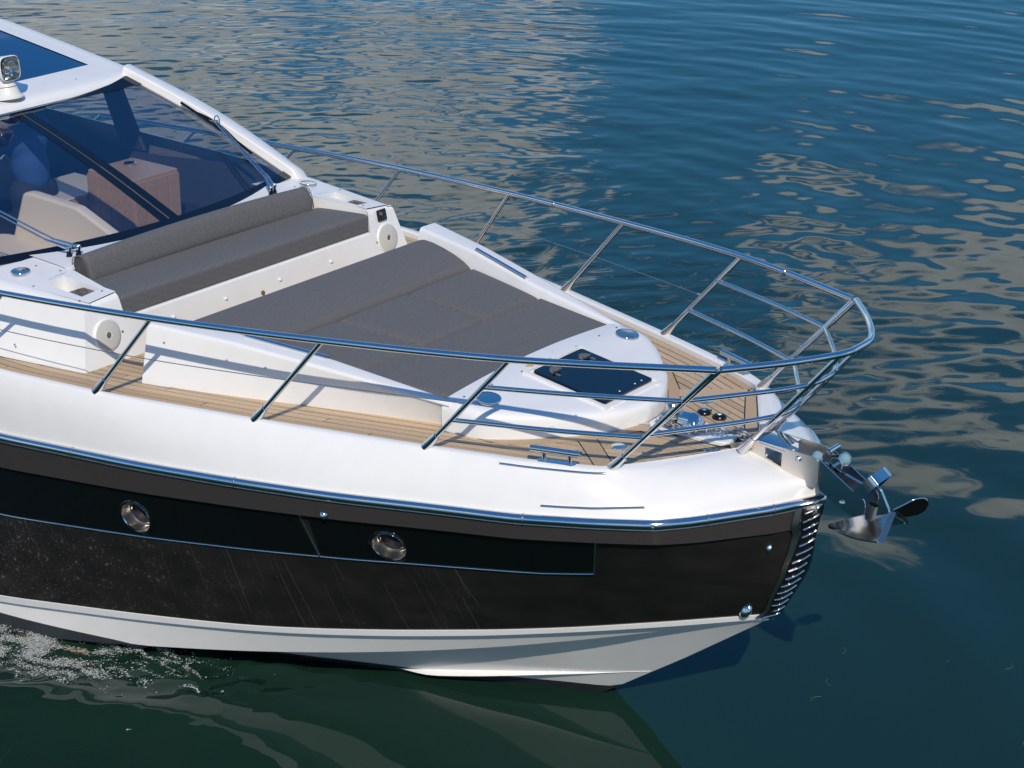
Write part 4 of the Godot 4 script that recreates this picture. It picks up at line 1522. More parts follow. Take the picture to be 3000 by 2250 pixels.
# ---------------------------------------------------------------- windlass, cleats, switches, bow roller
func bow_gear() -> void:
	# white well round the windlass and chain
	part("windlass_base", slab(round_poly(PackedVector2Array([Vector2(-1.12, -0.15), Vector2(-0.70, -0.13), Vector2(-0.58, -0.10), Vector2(-0.56, 0.06), Vector2(-0.70, 0.088), Vector2(-1.12, 0.088)]), 0.05, 5), DECK_Y - 0.01, DECK_Y + 0.022, 0.008), M.gelcoat, Y)
	var w := hold("windlass", Y, Vector3(-0.93, DECK_Y + 0.02, 0.005))
	part("base_plate", slab(round_poly(rect(-0.12, -0.085, 0.14, 0.085), 0.06, 6), 0.0, 0.014, 0.004), M.steel, w)
	part("gypsy", lathe([Vector2(0.075, 0.014), Vector2(0.075, 0.022), Vector2(0.055, 0.032), Vector2(0.055, 0.045), Vector2(0.075, 0.055), Vector2(0.072, 0.064), Vector2(0.04, 0.07)], 28), M.dull_steel, w, Vector3(-0.06, 0, -0.005))
	part("drum", lathe([Vector2(0.04, 0.065), Vector2(0.036, 0.085), Vector2(0.048, 0.118), Vector2(0.05, 0.128), Vector2(0.044, 0.138), Vector2(0.0, 0.142)], 28), M.steel, w, Vector3(-0.06, 0, -0.005))
	# hooded chain guide
	var hood := []
	for k in 9:
		var a := PI * k / 8.0
		var row := PackedVector3Array()
		for j in 13:
			var b := PI / 2 * j / 12.0
			row.append(Vector3(0.085 + 0.072 * sin(b) * 1.0 * (0.55 + 0.45 * sin(a)), 0.012 + 0.098 * cos(b) * sin(a) + 0.0, 0.07 * cos(a)))
		hood.append(row)
	part("hood", grid(hood, Vector3(0.4, 1, 0)), M.steel, w)
	var cb := []
	for j in 9:
		var row := PackedVector3Array()
		for k in 9:
			var a := PI * k / 8.0
			row.append(Vector3(0.085 - 0.15 * j / 8.0, 0.012 + (0.098 - 0.02 * j / 8.0) * sin(a), 0.07 * cos(a) * (1 - 0.1 * j / 8.0) - 0.02 * j / 8.0))
		cb.append(row)
	part("hood_back", grid(cb.slice(0, 5), Vector3.UP), M.steel, w)
	for q in [[-0.953, -0.290, true], [-0.839, -0.283, false]]:
		var f := hold("foot_switch", Y, Vector3(q[0], DECK_Y + 0.001, q[1]))
		part("body", lathe([Vector2(0.044, 0.0), Vector2(0.045, 0.006), Vector2(0.041, 0.018), Vector2(0.03, 0.025), Vector2(0.0, 0.026)], 28), M.black_rubber, f)
		part("button", lathe([Vector2(0.013, 0.025), Vector2(0.011, 0.028), Vector2(0.0, 0.029)], 18), M.blue_button if q[2] else M.white_paint, f)
		if q[2]:
			part("hinge_tab", rbox(0.012, 0.01, 0.022, 0.003), M.black_rubber, f, Vector3(0.02, 0.012, -0.04))
	for s in [1.0, -1.0]:
		var a := Vector3(-1.29, 2.118, 1.003 * s)
		var b := Vector3(-1.006, 2.116, 0.902 * s)
		var cl := hold("cleat", Y)
		part("horn", rod(a, b, 0.0195, 16), M.steel, cl)
		var d := (b - a).normalized()
		for f in [0.27, 0.78]:
			var p := a.lerp(b, f)
			part("post", rod(Vector3(p.x, 2.04, p.z), p, 0.0125, 14), M.steel, cl)
		var mid := a.lerp(b, 0.52)
		part("base", slab(round_poly(rect(-0.115, -0.026, 0.115, 0.026), 0.025, 6), 0.0, 0.008, 0.003), M.steel, cl, Vector3(mid.x, 2.045, mid.z), Basis(Vector3.UP, atan2(-d.z, d.x)))
	# bow roller: two cheek plates, an arm with rollers, and a hoop
	var o := hold("bow_roller", Y)
	var outline := PackedVector2Array([Vector2(-0.52, 2.045), Vector2(-0.40, 2.085), Vector2(-0.33, 2.112), Vector2(0.02, 2.104), Vector2(0.058, 2.09), Vector2(0.066, 2.06), Vector2(0.068, 1.955), Vector2(0.055, 1.928), Vector2(0.02, 1.915), Vector2(-0.12, 1.935), Vector2(-0.30, 2.0), Vector2(-0.52, 2.02)])
	var cheek := round_poly(outline, 0.012, 3)
	# the near plate has a slot: cut it as a ring of quads round the opening
	var hole := PackedVector2Array([Vector2(-0.285, 2.022), Vector2(-0.175, 1.99), Vector2(-0.172, 2.076), Vector2(-0.283, 2.084)])
	for s in [1.0, -1.0]:
		for bits in Geometry2D.clip_polygons(cut_half(cheek, -0.23, true), hole):
			part("cheek_plate", plate(bits, 0.092 * s, 0.007, 0.0), M.cheek_steel, o)
		for bits in Geometry2D.clip_polygons(cut_half(cheek, -0.23, false), hole):
			part("cheek_plate", plate(bits, 0.092 * s, 0.007, 0.0), M.cheek_steel, o)
		part("bolt", lathe([Vector2(0.019, 0.0), Vector2(0.018, 0.006), Vector2(0.012, 0.011), Vector2(0.011, 0.007), Vector2(0.0, 0.007)], 18), M.steel, o, Vector3(-0.065, 2.068, 0.0955 * s), along(Vector3(0, 0, s)))
		var arm := round_poly(PackedVector2Array([Vector2(0.045, 2.098), Vector2(0.072, 2.094), Vector2(0.306, 1.955), Vector2(0.362, 1.932), Vector2(0.375, 1.90), Vector2(0.372, 1.845), Vector2(0.30, 1.805), Vector2(0.24, 1.825), Vector2(0.07, 1.912)]), 0.012, 3)
		part("arm_plate", plate(arm, 0.083 * s, 0.008), M.steel, o)
		part("bolt", lathe([Vector2(0.017, 0.0), Vector2(0.016, 0.008), Vector2(0.010, 0.012), Vector2(0.0, 0.0125)], 18), M.steel, o, Vector3(0.228, 1.872, 0.087 * s), along(Vector3(0, 0, s)))
		part("bracket", plate(round_poly(PackedVector2Array([Vector2(0.11, 2.06), Vector2(0.125, 2.115), Vector2(0.165, 2.125), Vector2(0.195, 2.095), Vector2(0.185, 2.02)]), 0.02, 3), 0.055 * s, 0.006), M.steel, o)
	part("channel", grid([PackedVector3Array([Vector3(-0.5, 2.03, -0.09), Vector3(-0.1, 1.99, -0.09), Vector3(0.07, 1.95, -0.08), Vector3(0.33, 1.84, -0.08)]), PackedVector3Array([Vector3(-0.5, 2.03, 0.09), Vector3(-0.1, 1.99, 0.09), Vector3(0.07, 1.95, 0.08), Vector3(0.33, 1.84, 0.08)])], Vector3.UP), M.dull_steel, o)
	# cover plate over the middle
	var cv := [PackedVector3Array(), PackedVector3Array(), PackedVector3Array(), PackedVector3Array()]
	for i in 6:
		var x := lerpf(-0.33, -0.155, i / 5.0)
		var y := 2.119 - 0.012 * i / 5.0
		cv[0].append(Vector3(x, y - 0.018, -0.097))
		cv[1].append(Vector3(x, y, -0.088))
		cv[2].append(Vector3(x, y, 0.088))
		cv[3].append(Vector3(x, y - 0.018, 0.097))
	part("cover_plate", grid(cv, Vector3.UP), M.steel, o)
	for q in [[-0.02, 2.045, 0.036], [0.155, 2.075, 0.038]]:
		var ro := part("roller", lathe([Vector2(0.012, -0.05), Vector2(q[2], -0.05), Vector2(q[2] * 0.98, -0.035), Vector2(q[2] * 0.72, -0.015), Vector2(q[2] * 0.66, 0.0), Vector2(q[2] * 0.72, 0.015), Vector2(q[2] * 0.98, 0.035), Vector2(q[2], 0.05), Vector2(0.012, 0.05)], 28), M.roller_plastic, o, Vector3(q[0], q[1], 0), along(Vector3(0, 0, 1)))
		part("pin", rod(Vector3(0, -0.093, 0), Vector3(0, 0.093, 0), 0.009, 12), M.steel, ro)
	part("cross_pin", rod(Vector3(0.085, 2.125, -0.09), Vector3(0.085, 2.125, 0.02), 0.017, 14), M.steel, o)
	# hoop over the end of the arms
	var hp := [PackedVector3Array(), PackedVector3Array()]
	var path := [Vector3(0.315, 1.94, 0.093), Vector3(0.345, 1.975, 0.093), Vector3(0.385, 2.025, 0.093), Vector3(0.408, 2.054, 0.088), Vector3(0.42, 2.068, 0.07), Vector3(0.422, 2.07, 0.0), Vector3(0.42, 2.068, -0.07), Vector3(0.408, 2.054, -0.088), Vector3(0.385, 2.025, -0.093), Vector3(0.345, 1.975, -0.093), Vector3(0.315, 1.94, -0.093)]
	for p in spline(path, 44):
		hp[0].append(p + Vector3(-0.024, 0.02, 0))
		hp[1].append(p + Vector3(0.024, -0.02, 0))
	part("hoop", grid(hp, Vector3(0.4, 1, 0)), M.steel, o)

func cut_half(p: PackedVector2Array, x: float, left: bool) -> PackedVector2Array:
	var box := rect(-2, 0, x, 4) if left else rect(x, 0, 2, 4)
	return Geometry2D.intersect_polygons(p, box)[0]

# ---------------------------------------------------------------- windscreen, roof, searchlight
func screen(u: float, v: float) -> Vector3:
	# u from -1 (port) to 1, v from 0 (foot) to 1 (head); a gently bowed sheet
	var q := u * u
	var a := Vector3(-5.257 - 0.253 * q, 2.458 + 0.006 * q, 1.42 * u)
	var b := Vector3(-7.10 + 0.075 * q, 3.075 + 0.012 * q, 1.15 * u)
	return a.lerp(b, v) + Vector3(0.012, 0.03, 0) * sin(PI * v)

func screen_patch(u0: float, u1: float, v0: float, v1: float, off: float, nu := 14, nv := 12) -> ArrayMesh:
	var rows := []
	for j in nv:
		var row := PackedVector3Array()
		for i in nu:
			row.append(screen(lerpf(u0, u1, i / (nu - 1.0)), lerpf(v0, v1, j / (nv - 1.0))) + Vector3(0.3, 0.95, 0) * off)
		rows.append(row)
	return grid(rows, Vector3(0.3, 1, 0))

func roof_y(x: float, z: float) -> float:
	return tab([[-10.5, 3.43], [-9.2, 3.37], [-8.6, 3.318], [-7.3, 3.158], [-6.95, 3.108]], x) - 0.022 * (z / 1.3) * (z / 1.3)

func superstructure() -> void:
	var o := hold("windscreen", Y)
	part("pane", screen_patch(-1.0, -0.06, 0.045, 1.0, 0.0), M.windshield_glass, o)
	part("pane", screen_patch(0.06, 1.0, 0.045, 1.0, 0.0), M.windshield_glass, o)
	part("mullion", screen_patch(-0.062, -0.004, 0.0, 1.0, 0.003, 4), M.frit, o)
	part("mullion", screen_patch(0.004, 0.062, 0.0, 1.0, 0.003, 4), M.frit, o)
	part("joint", screen_patch(-0.005, 0.005, 0.0, 1.0, 0.0, 3), M.grey_plastic, o)
	part("lower_border", screen_patch(-1.0, 1.0, 0.0, 0.047, 0.003, 30, 4), M.frit, o)
	part("upper_border", screen_patch(-1.0, 1.0, 0.905, 1.0, 0.004, 30, 4), M.frit, o)
	# white side frames from the deck up to the roof
	for s in [1.0, -1.0]:
		var rows := []
		for k in 9:
			rows.append(PackedVector3Array())
		for i in 22:
			var v := lerpf(-0.05, 1.03, i / 21.0)
			var g := screen(s, v)
			if v < 0.0:
				g.y += 1.6 * v
			var io := Vector3(0.012, 0.05, 0.012 * s)
			var out := Vector3(lerpf(-5.512, -7.12, v), lerpf(2.438, 3.085, v) + 0.045 * sin(PI * clampf(v, 0, 1)), lerpf(1.60, 1.36, v) * s)
			out.z += 0.03 * s * sin(PI * clampf(v, 0, 1))
			if v < 0.0:
				out = Vector3(-5.512, 2.438, 1.60 * s) + Vector3(-1.2 * v, 1.6 * v, 0.0)
			rows[0].append(g + Vector3(0, -0.01, 0.002 * s))
			rows[1].append(g + io * 0.9)
			rows[2].append(g + io + Vector3(0, 0.008, 0.008 * s))
			rows[3].append((g + io).lerp(out, 0.35) + Vector3(0, 0.024, 0))
			rows[4].append((g + io).lerp(out, 0.75) + Vector3(0, 0.026, 0))
			rows[5].append(out + Vector3(0, 0.008, -0.012 * s))
			rows[6].append(out + Vector3(0, -0.015, 0.004 * s))
			rows[7].append(out + Vector3(0, -0.09, -0.01 * s))
			rows[8].append(out + Vector3(-0.02, -0.11, -0.06 * s))
		part("screen_frame", join([grid(rows.slice(0, 2), Vector3(0, 0, -s)), grid(rows.slice(1, 9), Vector3(0, 1, 0.4 * s))]), M.gelcoat, Y)
		# side windows with a dark middle pillar, seen through the windscreen
		var w := hold("side_window", Y)
		var fr := PackedVector3Array()
		var top := [Vector3(-5.75, 2.50, 1.535 * s), Vector3(-6.4, 2.74, 1.49 * s), Vector3(-7.1, 2.99, 1.40 * s), Vector3(-8.0, 3.12, 1.41 * s), Vector3(-9.0, 3.22, 1.43 * s)]
		var low := [Vector3(-5.76, 2.47, 1.545 * s), Vector3(-6.4, 2.41, 1.555 * s), Vector3(-7.1, 2.345, 1.56 * s), Vector3(-7.9, 2.30, 1.56 * s), Vector3(-9.0, 2.72, 1.53 * s)]
		part("pane", grid([spline(top, 24), spline(low, 24)], Vector3(0, 0, s)), M.side_glass, w)
		part("pillar", join([grid([PackedVector3Array([Vector3(-7.72, 3.10, 1.385 * s), Vector3(-7.60, 2.35, 1.54 * s)]), PackedVector3Array([Vector3(-7.48, 3.07, 1.385 * s), Vector3(-7.33, 2.35, 1.54 * s)])], Vector3(0, 0, -s)), grid([PackedVector3Array([Vector3(-7.48, 3.07, 1.385 * s), Vector3(-7.33, 2.35, 1.54 * s)]), PackedVector3Array([Vector3(-7.46, 3.07, 1.41 * s), Vector3(-7.31, 2.35, 1.565 * s)])], Vector3(1, 0, 0))]), M.lining, w)
		# sill lining below the windows
		var sill := [PackedVector3Array(), PackedVector3Array()]
		for k in low.size():
			sill[0].append(low[k] + Vector3(0, 0.0, -0.012 * s))
			sill[1].append(Vector3(low[k].x, 1.5, 1.50 * s))
		part("sill_lining", grid(sill, Vector3(0, 0, -s)), M.lining, w)
	# roof: white shell with a wide glass panel and dark lining
	var shell := []
	var under := []
	var nz := 27
	var xs := [-6.93, -6.935, -6.955, -6.99, -7.05, -7.15, -7.3, -7.8, -8.6, -9.4, -10.4]
	for i in xs.size():
		var row := PackedVector3Array()
		for j in nz:
			var z := lerpf(-1.0, 1.0, j / (nz - 1.0))
			var wd: float = 1.36 + 0.03 * (-7.0 - xs[i])
			var x: float = xs[i] - 0.10 * z * z
			var y := roof_y(x, z * wd)
			y -= [0.062, 0.035, 0.014, 0.003, 0.0, 0.0, 0.0, 0.0, 0.0, 0.0, 0.0][i]
			var e := maxf(0.0, absf(z) - 0.93) / 0.07
			y -= 0.035 * e * e
			row.append(Vector3(x, y, z * wd))
		shell.append(row)
	# leave the glass opening out: rows from the sixth on, between the side strips
	var rf := hold("roof", Y)
	var front := grid(shell.slice(0, 7), Vector3(0.2, 1, 0))
	var stripsL := []
	var stripsR := []
	var glass := []
	for i in range(6, xs.size()):
		stripsL.append(shell[i].slice(0, 4))
		stripsR.append(shell[i].slice(nz - 4, nz))
		var gr := PackedVector3Array()
		for j in range(3, nz - 3):
			gr.append(shell[i][j] + Vector3(0, -0.006, 0))
		glass.append(gr)
	for i in xs.size():
		var row := PackedVector3Array()
		for j in nz:
			row.append(shell[i][j] + Vector3(-0.01, -0.075 if i > 1 else -0.012, 0))
		under.append(row)
	var rim := []
	for e in [0, nz - 1]:
		var a := PackedVector3Array()
		var b := PackedVector3Array()
		for i in xs.size():
			a.append(shell[i][e])
			b.append(under[i][e])
		rim.append(grid([a, b], Vector3(0, 0, 1 if e > 0 else -1)))
	part("shell", join([front, grid(stripsL, Vector3.UP), grid(stripsR, Vector3.UP)] + rim), M.gelcoat, rf)
	part("glass_panel", grid(glass, Vector3.UP), M.sunroof_glass, rf)
	part("headlining", grid(under, Vector3.DOWN), M.lining, rf)
	for q in [[-7.12, -0.72], [-7.16, -1.24], [-7.12, 0.72], [-7.16, 1.24]]:
		part("screw", lathe([Vector2(0.008, 0.0), Vector2(0.006, 0.003), Vector2(0.0, 0.003)], 10), M.dull_steel, rf, Vector3(q[0], roof_y(q[0], q[1]) + 0.001, q[1]))
	var br := PackedVector3Array()
	for j in nz:
		br.append(shell[0][j] + Vector3(0.004, -0.008, 0))
	part("drip_moulding", tube(br, 0.006, 8), M.steel, rf)
	wipers()
	searchlight()

func wipers() -> void:
	for s in [1.0, -1.0]:
		var o := hold("wiper", Y)
		for q in [[-5.262, 0.985, 0.0], [-5.235, 0.925, 1.0]]:
			var base := Vector3(q[0], 2.474, q[1] * s)
			part("spindle", lathe([Vector2(0.022, 0.0), Vector2(0.018, 0.01), Vector2(0.014, 0.03), Vector2(0.012, 0.05)], 16), M.black_rubber, o, base)
			part("pivot", lathe([Vector2(0.019, 0.04), Vector2(0.02, 0.062), Vector2(0.014, 0.07), Vector2(0.0, 0.071)], 16), M.steel, o, base)
			var a := base + Vector3(-0.01, 0.056, 0)
			var b := Vector3(-5.531 + 0.03 * q[2], 2.615, (1.115 - 0.03 * q[2]) * s)
			part("arm_root", rod(a, a.lerp(b, 0.55), 0.014, 10, 0.009), M.steel, o)
			part("arm", rod(a.lerp(b, 0.5), Vector3(-6.13 + 0.015 * q[2], 2.845, (1.245 - 0.03 * q[2]) * s), 0.0065, 10), M.steel, o)
		var e := Vector3(-6.125, 2.84, 1.235 * s)
		part("head", rbox(0.05, 0.03, 0.05, 0.01), M.steel, o, e)
		var loop := PackedVector3Array()
		for k in 13:
			var a := PI * 1.3 * k / 12.0 - 0.3
			loop.append(e + Vector3(0.02 - 0.03 * cos(a), 0.045 * sin(a) + 0.005, 0.0))
		part("washer_hose", tube(loop, 0.004, 6), M.black_rubber, o)
		var v := []
		for q in [[0.665, 1.022], [0.50, 1.0], [0.36, 0.985], [0.205, 0.955]]:
			var p := screen(q[1] * 0.965, q[0]) + Vector3(0.02, 0.035, 0)
			v.append(Vector3(p.x, p.y, p.z * s))
		part("blade", tube(spline(v, 20), 0.011, 8), M.black_rubber, o)
		var bow := []
		for q in [[0.60, 1.015], [0.50, 1.01], [0.40, 1.0], [0.28, 0.975]]:
			var p := screen(q[1] * 0.965, q[0]) + Vector3(0.03, 0.06 - 0.25 * absf(q[0] - 0.45), 0)
			bow.append(Vector3(p.x, p.y, p.z * s))
		part("blade_frame", tube(spline(bow, 14), 0.009, 8), M.black_rubber, o)

func searchlight() -> void:
	var at := Vector3(-7.04, roof_y(-7.04, 0.0), 0.0)
	var o := hold("searchlight", Y, at, Basis(Vector3(0, 0, 1), 0.13))
	part("base", lathe([Vector2(0.118, 0.0), Vector2(0.118, 0.010), Vector2(0.108, 0.016), Vector2(0.09, 0.035), Vector2(0.078, 0.075), Vector2(0.074, 0.085)], 32), M.searchlight_white, o)
	part("gasket", lathe([Vector2(0.074, 0.085), Vector2(0.074, 0.09), Vector2(0.07, 0.09)], 32), M.black_rubber, o)
	part("neck", lathe([Vector2(0.073, 0.09), Vector2(0.070, 0.11), Vector2(0.052, 0.135), Vector2(0.042, 0.17), Vector2(0.042, 0.19)], 32), M.searchlight_white, o)
	# head: rounded square section along its beam
	var beam := Vector3(0.97, -0.05, 0.12).normalized()
	var side_ := beam.cross(Vector3.UP).normalized()
	var up := side_.cross(beam)
	var hb := Basis(side_, up, -beam)
	var h := hold("head", o, Vector3(-0.005, 0.232, 0.0), hb)
	var rows := []
	for q in [[0.105, 0.02], [0.10, 0.05], [0.075, 0.068], [0.03, 0.078], [-0.03, 0.083], [-0.075, 0.088], [-0.078, 0.094], [-0.10, 0.094], [-0.106, 0.088]]:
		var ring := PackedVector3Array()
		for k in 33:
			var a := TAU * (k % 32) / 32.0
			var c := cos(a)
			var sn := sin(a)
			var f: float = q[1] / pow(pow(absf(c), 4.0) + pow(absf(sn), 4.0), 0.25)
			ring.append(Vector3(c * f * 0.92, sn * f, q[0]))
		rows.append(ring)
	part("housing", join([grid(rows, Vector3.ZERO, true), fan(rows[0].slice(0, 32), Vector3(0, 0, 1))]), M.searchlight_white, h)
	var lens := PackedVector3Array()
	var refl := []
	for k in 33:
		var a := TAU * (k % 32) / 32.0
		var f := 0.080 / pow(pow(absf(cos(a)), 4.0) + pow(absf(sin(a)), 4.0), 0.25)
		lens.append(Vector3(cos(a) * f * 0.92, sin(a) * f, -0.101))
	for q in [[1.0, -0.101], [0.8, -0.07], [0.5, -0.04], [0.15, -0.028]]:
		var ring := PackedVector3Array()
		for p in lens:
			ring.append(Vector3(p.x * q[0], p.y * q[0], q[1]))
		refl.append(ring)
	part("reflector", grid(refl, Vector3(0, 0, -1), true), M.steel, h)
	part("lamp_tube", rod(Vector3(0, 0, -0.03), Vector3(0, 0, -0.075), 0.012, 12), M.cream_plastic, h)
	part("lens", fan(lens.slice(0, 32), Vector3(0, 0, -1)), M.side_glass, h)

# ---------------------------------------------------------------- what shows behind the windscreen
func interior() -> void:
	var o := hold("saloon", Y)
	part("floor", slab(rect(-10.2, -1.5, -5.45, 1.5), 1.36, 1.40, 0.0), M.walnut, o)
	# dash shelf under the glass
	var d := [PackedVector3Array(), PackedVector3Array(), PackedVector3Array()]
	for i in 21:
		var u := lerpf(-0.99, 0.99, i / 20.0)
		var p := screen(u, 0.02)
		d[0].append(p + Vector3(0, -0.03, 0))
		d[1].append(p + Vector3(-0.35, -0.17, 0))
		d[2].append(p + Vector3(-0.45, -0.8, 0))
	part("dash_shelf", join([grid([d[0], d[1]], Vector3.UP), grid([d[1], d[2]], Vector3(-1, 0, 0))]), M.lining, o)
	# walnut sideboard along the port side, in two heights
	part("cabinet", moved(rbox(0.53, 1.05, 0.47, 0.008), Transform3D(Basis(), Vector3(-6.685, 1.925, -0.855))), M.walnut, o)
	part("cabinet", moved(rbox(0.55, 0.84, 0.57, 0.008), Transform3D(Basis(), Vector3(-7.235, 1.82, -0.665))), M.walnut, o)
	# upright boards on the faces that show
	for c in [[-6.42, -0.855, 0.47, 2.44, 1], [-6.96, -0.665, 0.57, 2.23, 1]]:
		for k in 4:
			var z: float = c[1] - c[2] / 2 + (k + 0.5) * c[2] / 4
			part("board", rbox(0.012, 0.78, c[2] / 4 - 0.006, 0.002), M.walnut, o, Vector3(c[0] + 0.006, c[3] - 0.41, z))
	for c in [[-6.685, -0.62, 0.53, 2.44], [-7.235, -0.38, 0.55, 2.23]]:
		for k in 4:
			var x: float = c[0] - c[2] / 2 + (k + 0.5) * c[2] / 4
			part("board", rbox(c[2] / 4 - 0.006, 0.78, 0.012, 0.002), M.walnut, o, Vector3(x, c[3] - 0.41, c[1] + 0.006))
	part("counter", slab(rect(-7.52, -0.96, -6.955, -0.37), 2.242, 2.256, 0.004), M.pale_top, o)
	part("cup_plate", lathe([Vector2(0.055, 0.0), Vector2(0.055, 0.012), Vector2(0.045, 0.015), Vector2(0.0, 0.012)], 24), M.steel, o, Vector3(-6.80, 2.452, -0.93))
	part("aft_bulkhead", slab(rect(-10.3, -1.45, -10.25, 1.45), 1.4, 3.2, 0.0), M.lining, o)
	# beige settee: curved back with a chamfered corner, and its seat
	var back := round_poly(PackedVector2Array([Vector2(-6.80, 2.10), Vector2(-6.62, 2.52), Vector2(-6.54, 2.535), Vector2(-6.02, 2.515), Vector2(-5.62, 2.37), Vector2(-5.56, 2.15), Vector2(-5.60, 1.8), Vector2(-6.85, 1.8)]), 0.03, 4)
	part("settee_back", plate(back, 0.235, 0.09, 0.02), M.beige_leather, o)
	part("settee_arm", moved(slab(round_poly(rect(-6.9, 0.26, -5.56, 0.86), 0.16, 6), 1.55, 2.175, 0.045), Transform3D()), M.beige_leather, o)
	part("settee_base", moved(slab(round_poly(rect(-6.95, 0.22, -5.53, 0.88), 0.16, 6), 1.4, 2.06, 0.02), Transform3D()), M.beige_leather, o)
	# helm seat behind
	part("helm_seat", moved(slab(round_poly(rect(-8.35, -0.75, -7.75, 0.0), 0.08, 5), 1.4, 2.10, 0.05), Transform3D()), M.lining, o)
	part("shade", rbox(0.16, 0.02, 0.24, 0.006), M.cream_plastic, o, Vector3(-7.16, 2.985, 0.10), Basis(Vector3(0, 0, 1), 0.6))

# ---------------------------------------------------------------- cushions
func cushions() -> void:
	var s := hold("seat_cushion", self)
	tag(s, "long grey seat cushion on the white bench below the windscreen", "cushion")
	var a := PackedVector3Array()
	var b := PackedVector3Array()
	for i in 21:
		var z := lerpf(1.195, -1.195, i / 20.0)
		a.append(Vector3(-4.51 + 0.0 * z, 2.405, z))
		b.append(Vector3(-5.01, 2.372, z))
	part("pad", pillow(a, b, 0.135, 0.035, 22, 0.012), M.cushion_fabric, s)
	seam(s, [Vector3(-4.515, 2.372, 1.18), Vector3(-4.515, 2.375, 0.0), Vector3(-4.515, 2.372, -1.18)])
	# backrest: a long roll, its ends rounded
	var r := hold("backrest_cushion", self)
	tag(r, "grey roll shaped backrest cushion along the back of the bench", "cushion")
	var rows := []
	for i in 41:
		var t := i / 40.0
		var z := lerpf(1.13, -1.13, t)
		var e := 1.0
		var d := minf(t, 1 - t) * 2.26
		if d < 0.07:
			e = sqrt(maxf(0.0, 1.0 - pow(1.0 - d / 0.07, 2.0))) * 0.45 + 0.55 * smoothstep(0.0, 0.004, d)
		var c := Vector3(-5.035, 2.432 + 0.026 * (1.0 - pow(2 * t - 1, 2)), z)
		var ring := PackedVector3Array()
		for k in 29:
			var q := TAU * (k % 28) / 28.0
			var f := 1.0 / pow(pow(absf(cos(q)), 3.0) + pow(absf(sin(q)), 3.0), 1.0 / 3.0)
			ring.append(c + (Vector3(0.072 * cos(q), 0.105 * sin(q), 0) * f * e).rotated(Vector3(0, 0, 1), 0.22))
		rows.append(ring)
	part("roll", grid(rows, Vector3.ZERO, true), M.cushion_fabric, r)
	for z in [1.085, -1.085]:
		var ring := PackedVector3Array()
		for k in 29:
			var q := TAU * (k % 28) / 28.0
			var f := 1.0 / pow(pow(absf(cos(q)), 3.0) + pow(absf(sin(q)), 3.0), 1.0 / 3.0)
			ring.append(Vector3(-5.035, 2.432 + 0.002, z) + (Vector3(0.0725 * cos(q), 0.1055 * sin(q), 0) * f).rotated(Vector3(0, 0, 1), 0.22))
		part("piping", tube(ring, 0.0035, 6), M.cushion_fabric, r)
	# sun pad
	var p := hold("sun_pad", self)
	tag(p, "large grey sun pad with headrest and stitched panels between white coamings", "sun pad")
	var zi := func(x: float) -> float: return tab([[-4.03, 1.20], [-3.44, 1.085], [-2.86, 0.94], [-1.99, 0.825]], x)
	# headrest, higher at its after edge
	var hr := []
	for q in [[-4.0, 2.10], [-4.005, 2.24], [-3.99, 2.29], [-3.955, 2.325], [-3.90, 2.341], [-3.80, 2.342], [-3.68, 2.33], [-3.56, 2.309], [-3.47, 2.284], [-3.43, 2.262], [-3.415, 2.225], [-3.413, 2.17]]:
		var row := PackedVector3Array()
		for k in 41:
			var t := k / 40.0
			var w: float = zi.call(q[0])
			var z := lerpf(w, -w, t)
			var d := minf(t, 1 - t) * 2 * w
			var y: float = q[1]
			if d < 0.06:
				y -= (0.06 - sqrt(maxf(0.0, 0.0036 - (0.06 - d) * (0.06 - d)))) * 0.8 * smoothstep(2.1, 2.25, q[1])
			row.append(Vector3(q[0], y, z))
		hr.append(row)
	part("headrest", grid(hr, Vector3(0, 1, 0)), M.cushion_fabric, p)
	# three panels, then the front panel
	var xa := -3.405
	var xb := -2.69
	for k in 3:
		var u0 := 1.0 - 2.0 * k / 3.0
		var u1 := 1.0 - 2.0 * (k + 1) / 3.0
		var A := PackedVector3Array()
		var B := PackedVector3Array()
		for i in 9:
			var u := lerpf(u0, u1, i / 8.0)
			A.append(Vector3(xa, 2.252, u * (zi.call(xa) - 0.01)))
			B.append(Vector3(xb, 2.220, u * (zi.call(xb) - 0.01)))
		part("panel", pillow(A, B, 0.10, 0.055, 16, 0.02), M.cushion_fabric, p)
	var A2 := PackedVector3Array()
	var B2 := PackedVector3Array()
	for i in 21:
		var u := lerpf(1.0, -1.0, i / 20.0)
		A2.append(Vector3(xb + 0.004, 2.220, u * (zi.call(xb) - 0.01)))
		B2.append(Vector3(-2.0 + 0.095 * (1 - u * u), 2.186 + 0.012 * (1 - u * u), u * 0.815))
	part("front_panel", pillow(A2, B2, 0.10, 0.03, 18, 0.008), M.cushion_fabric, p)

func seam(parent: Node3D, pts: Array) -> void:
	part("seam", tube(spline(pts, 20), 0.003, 6), M.fabric_seam, parent)

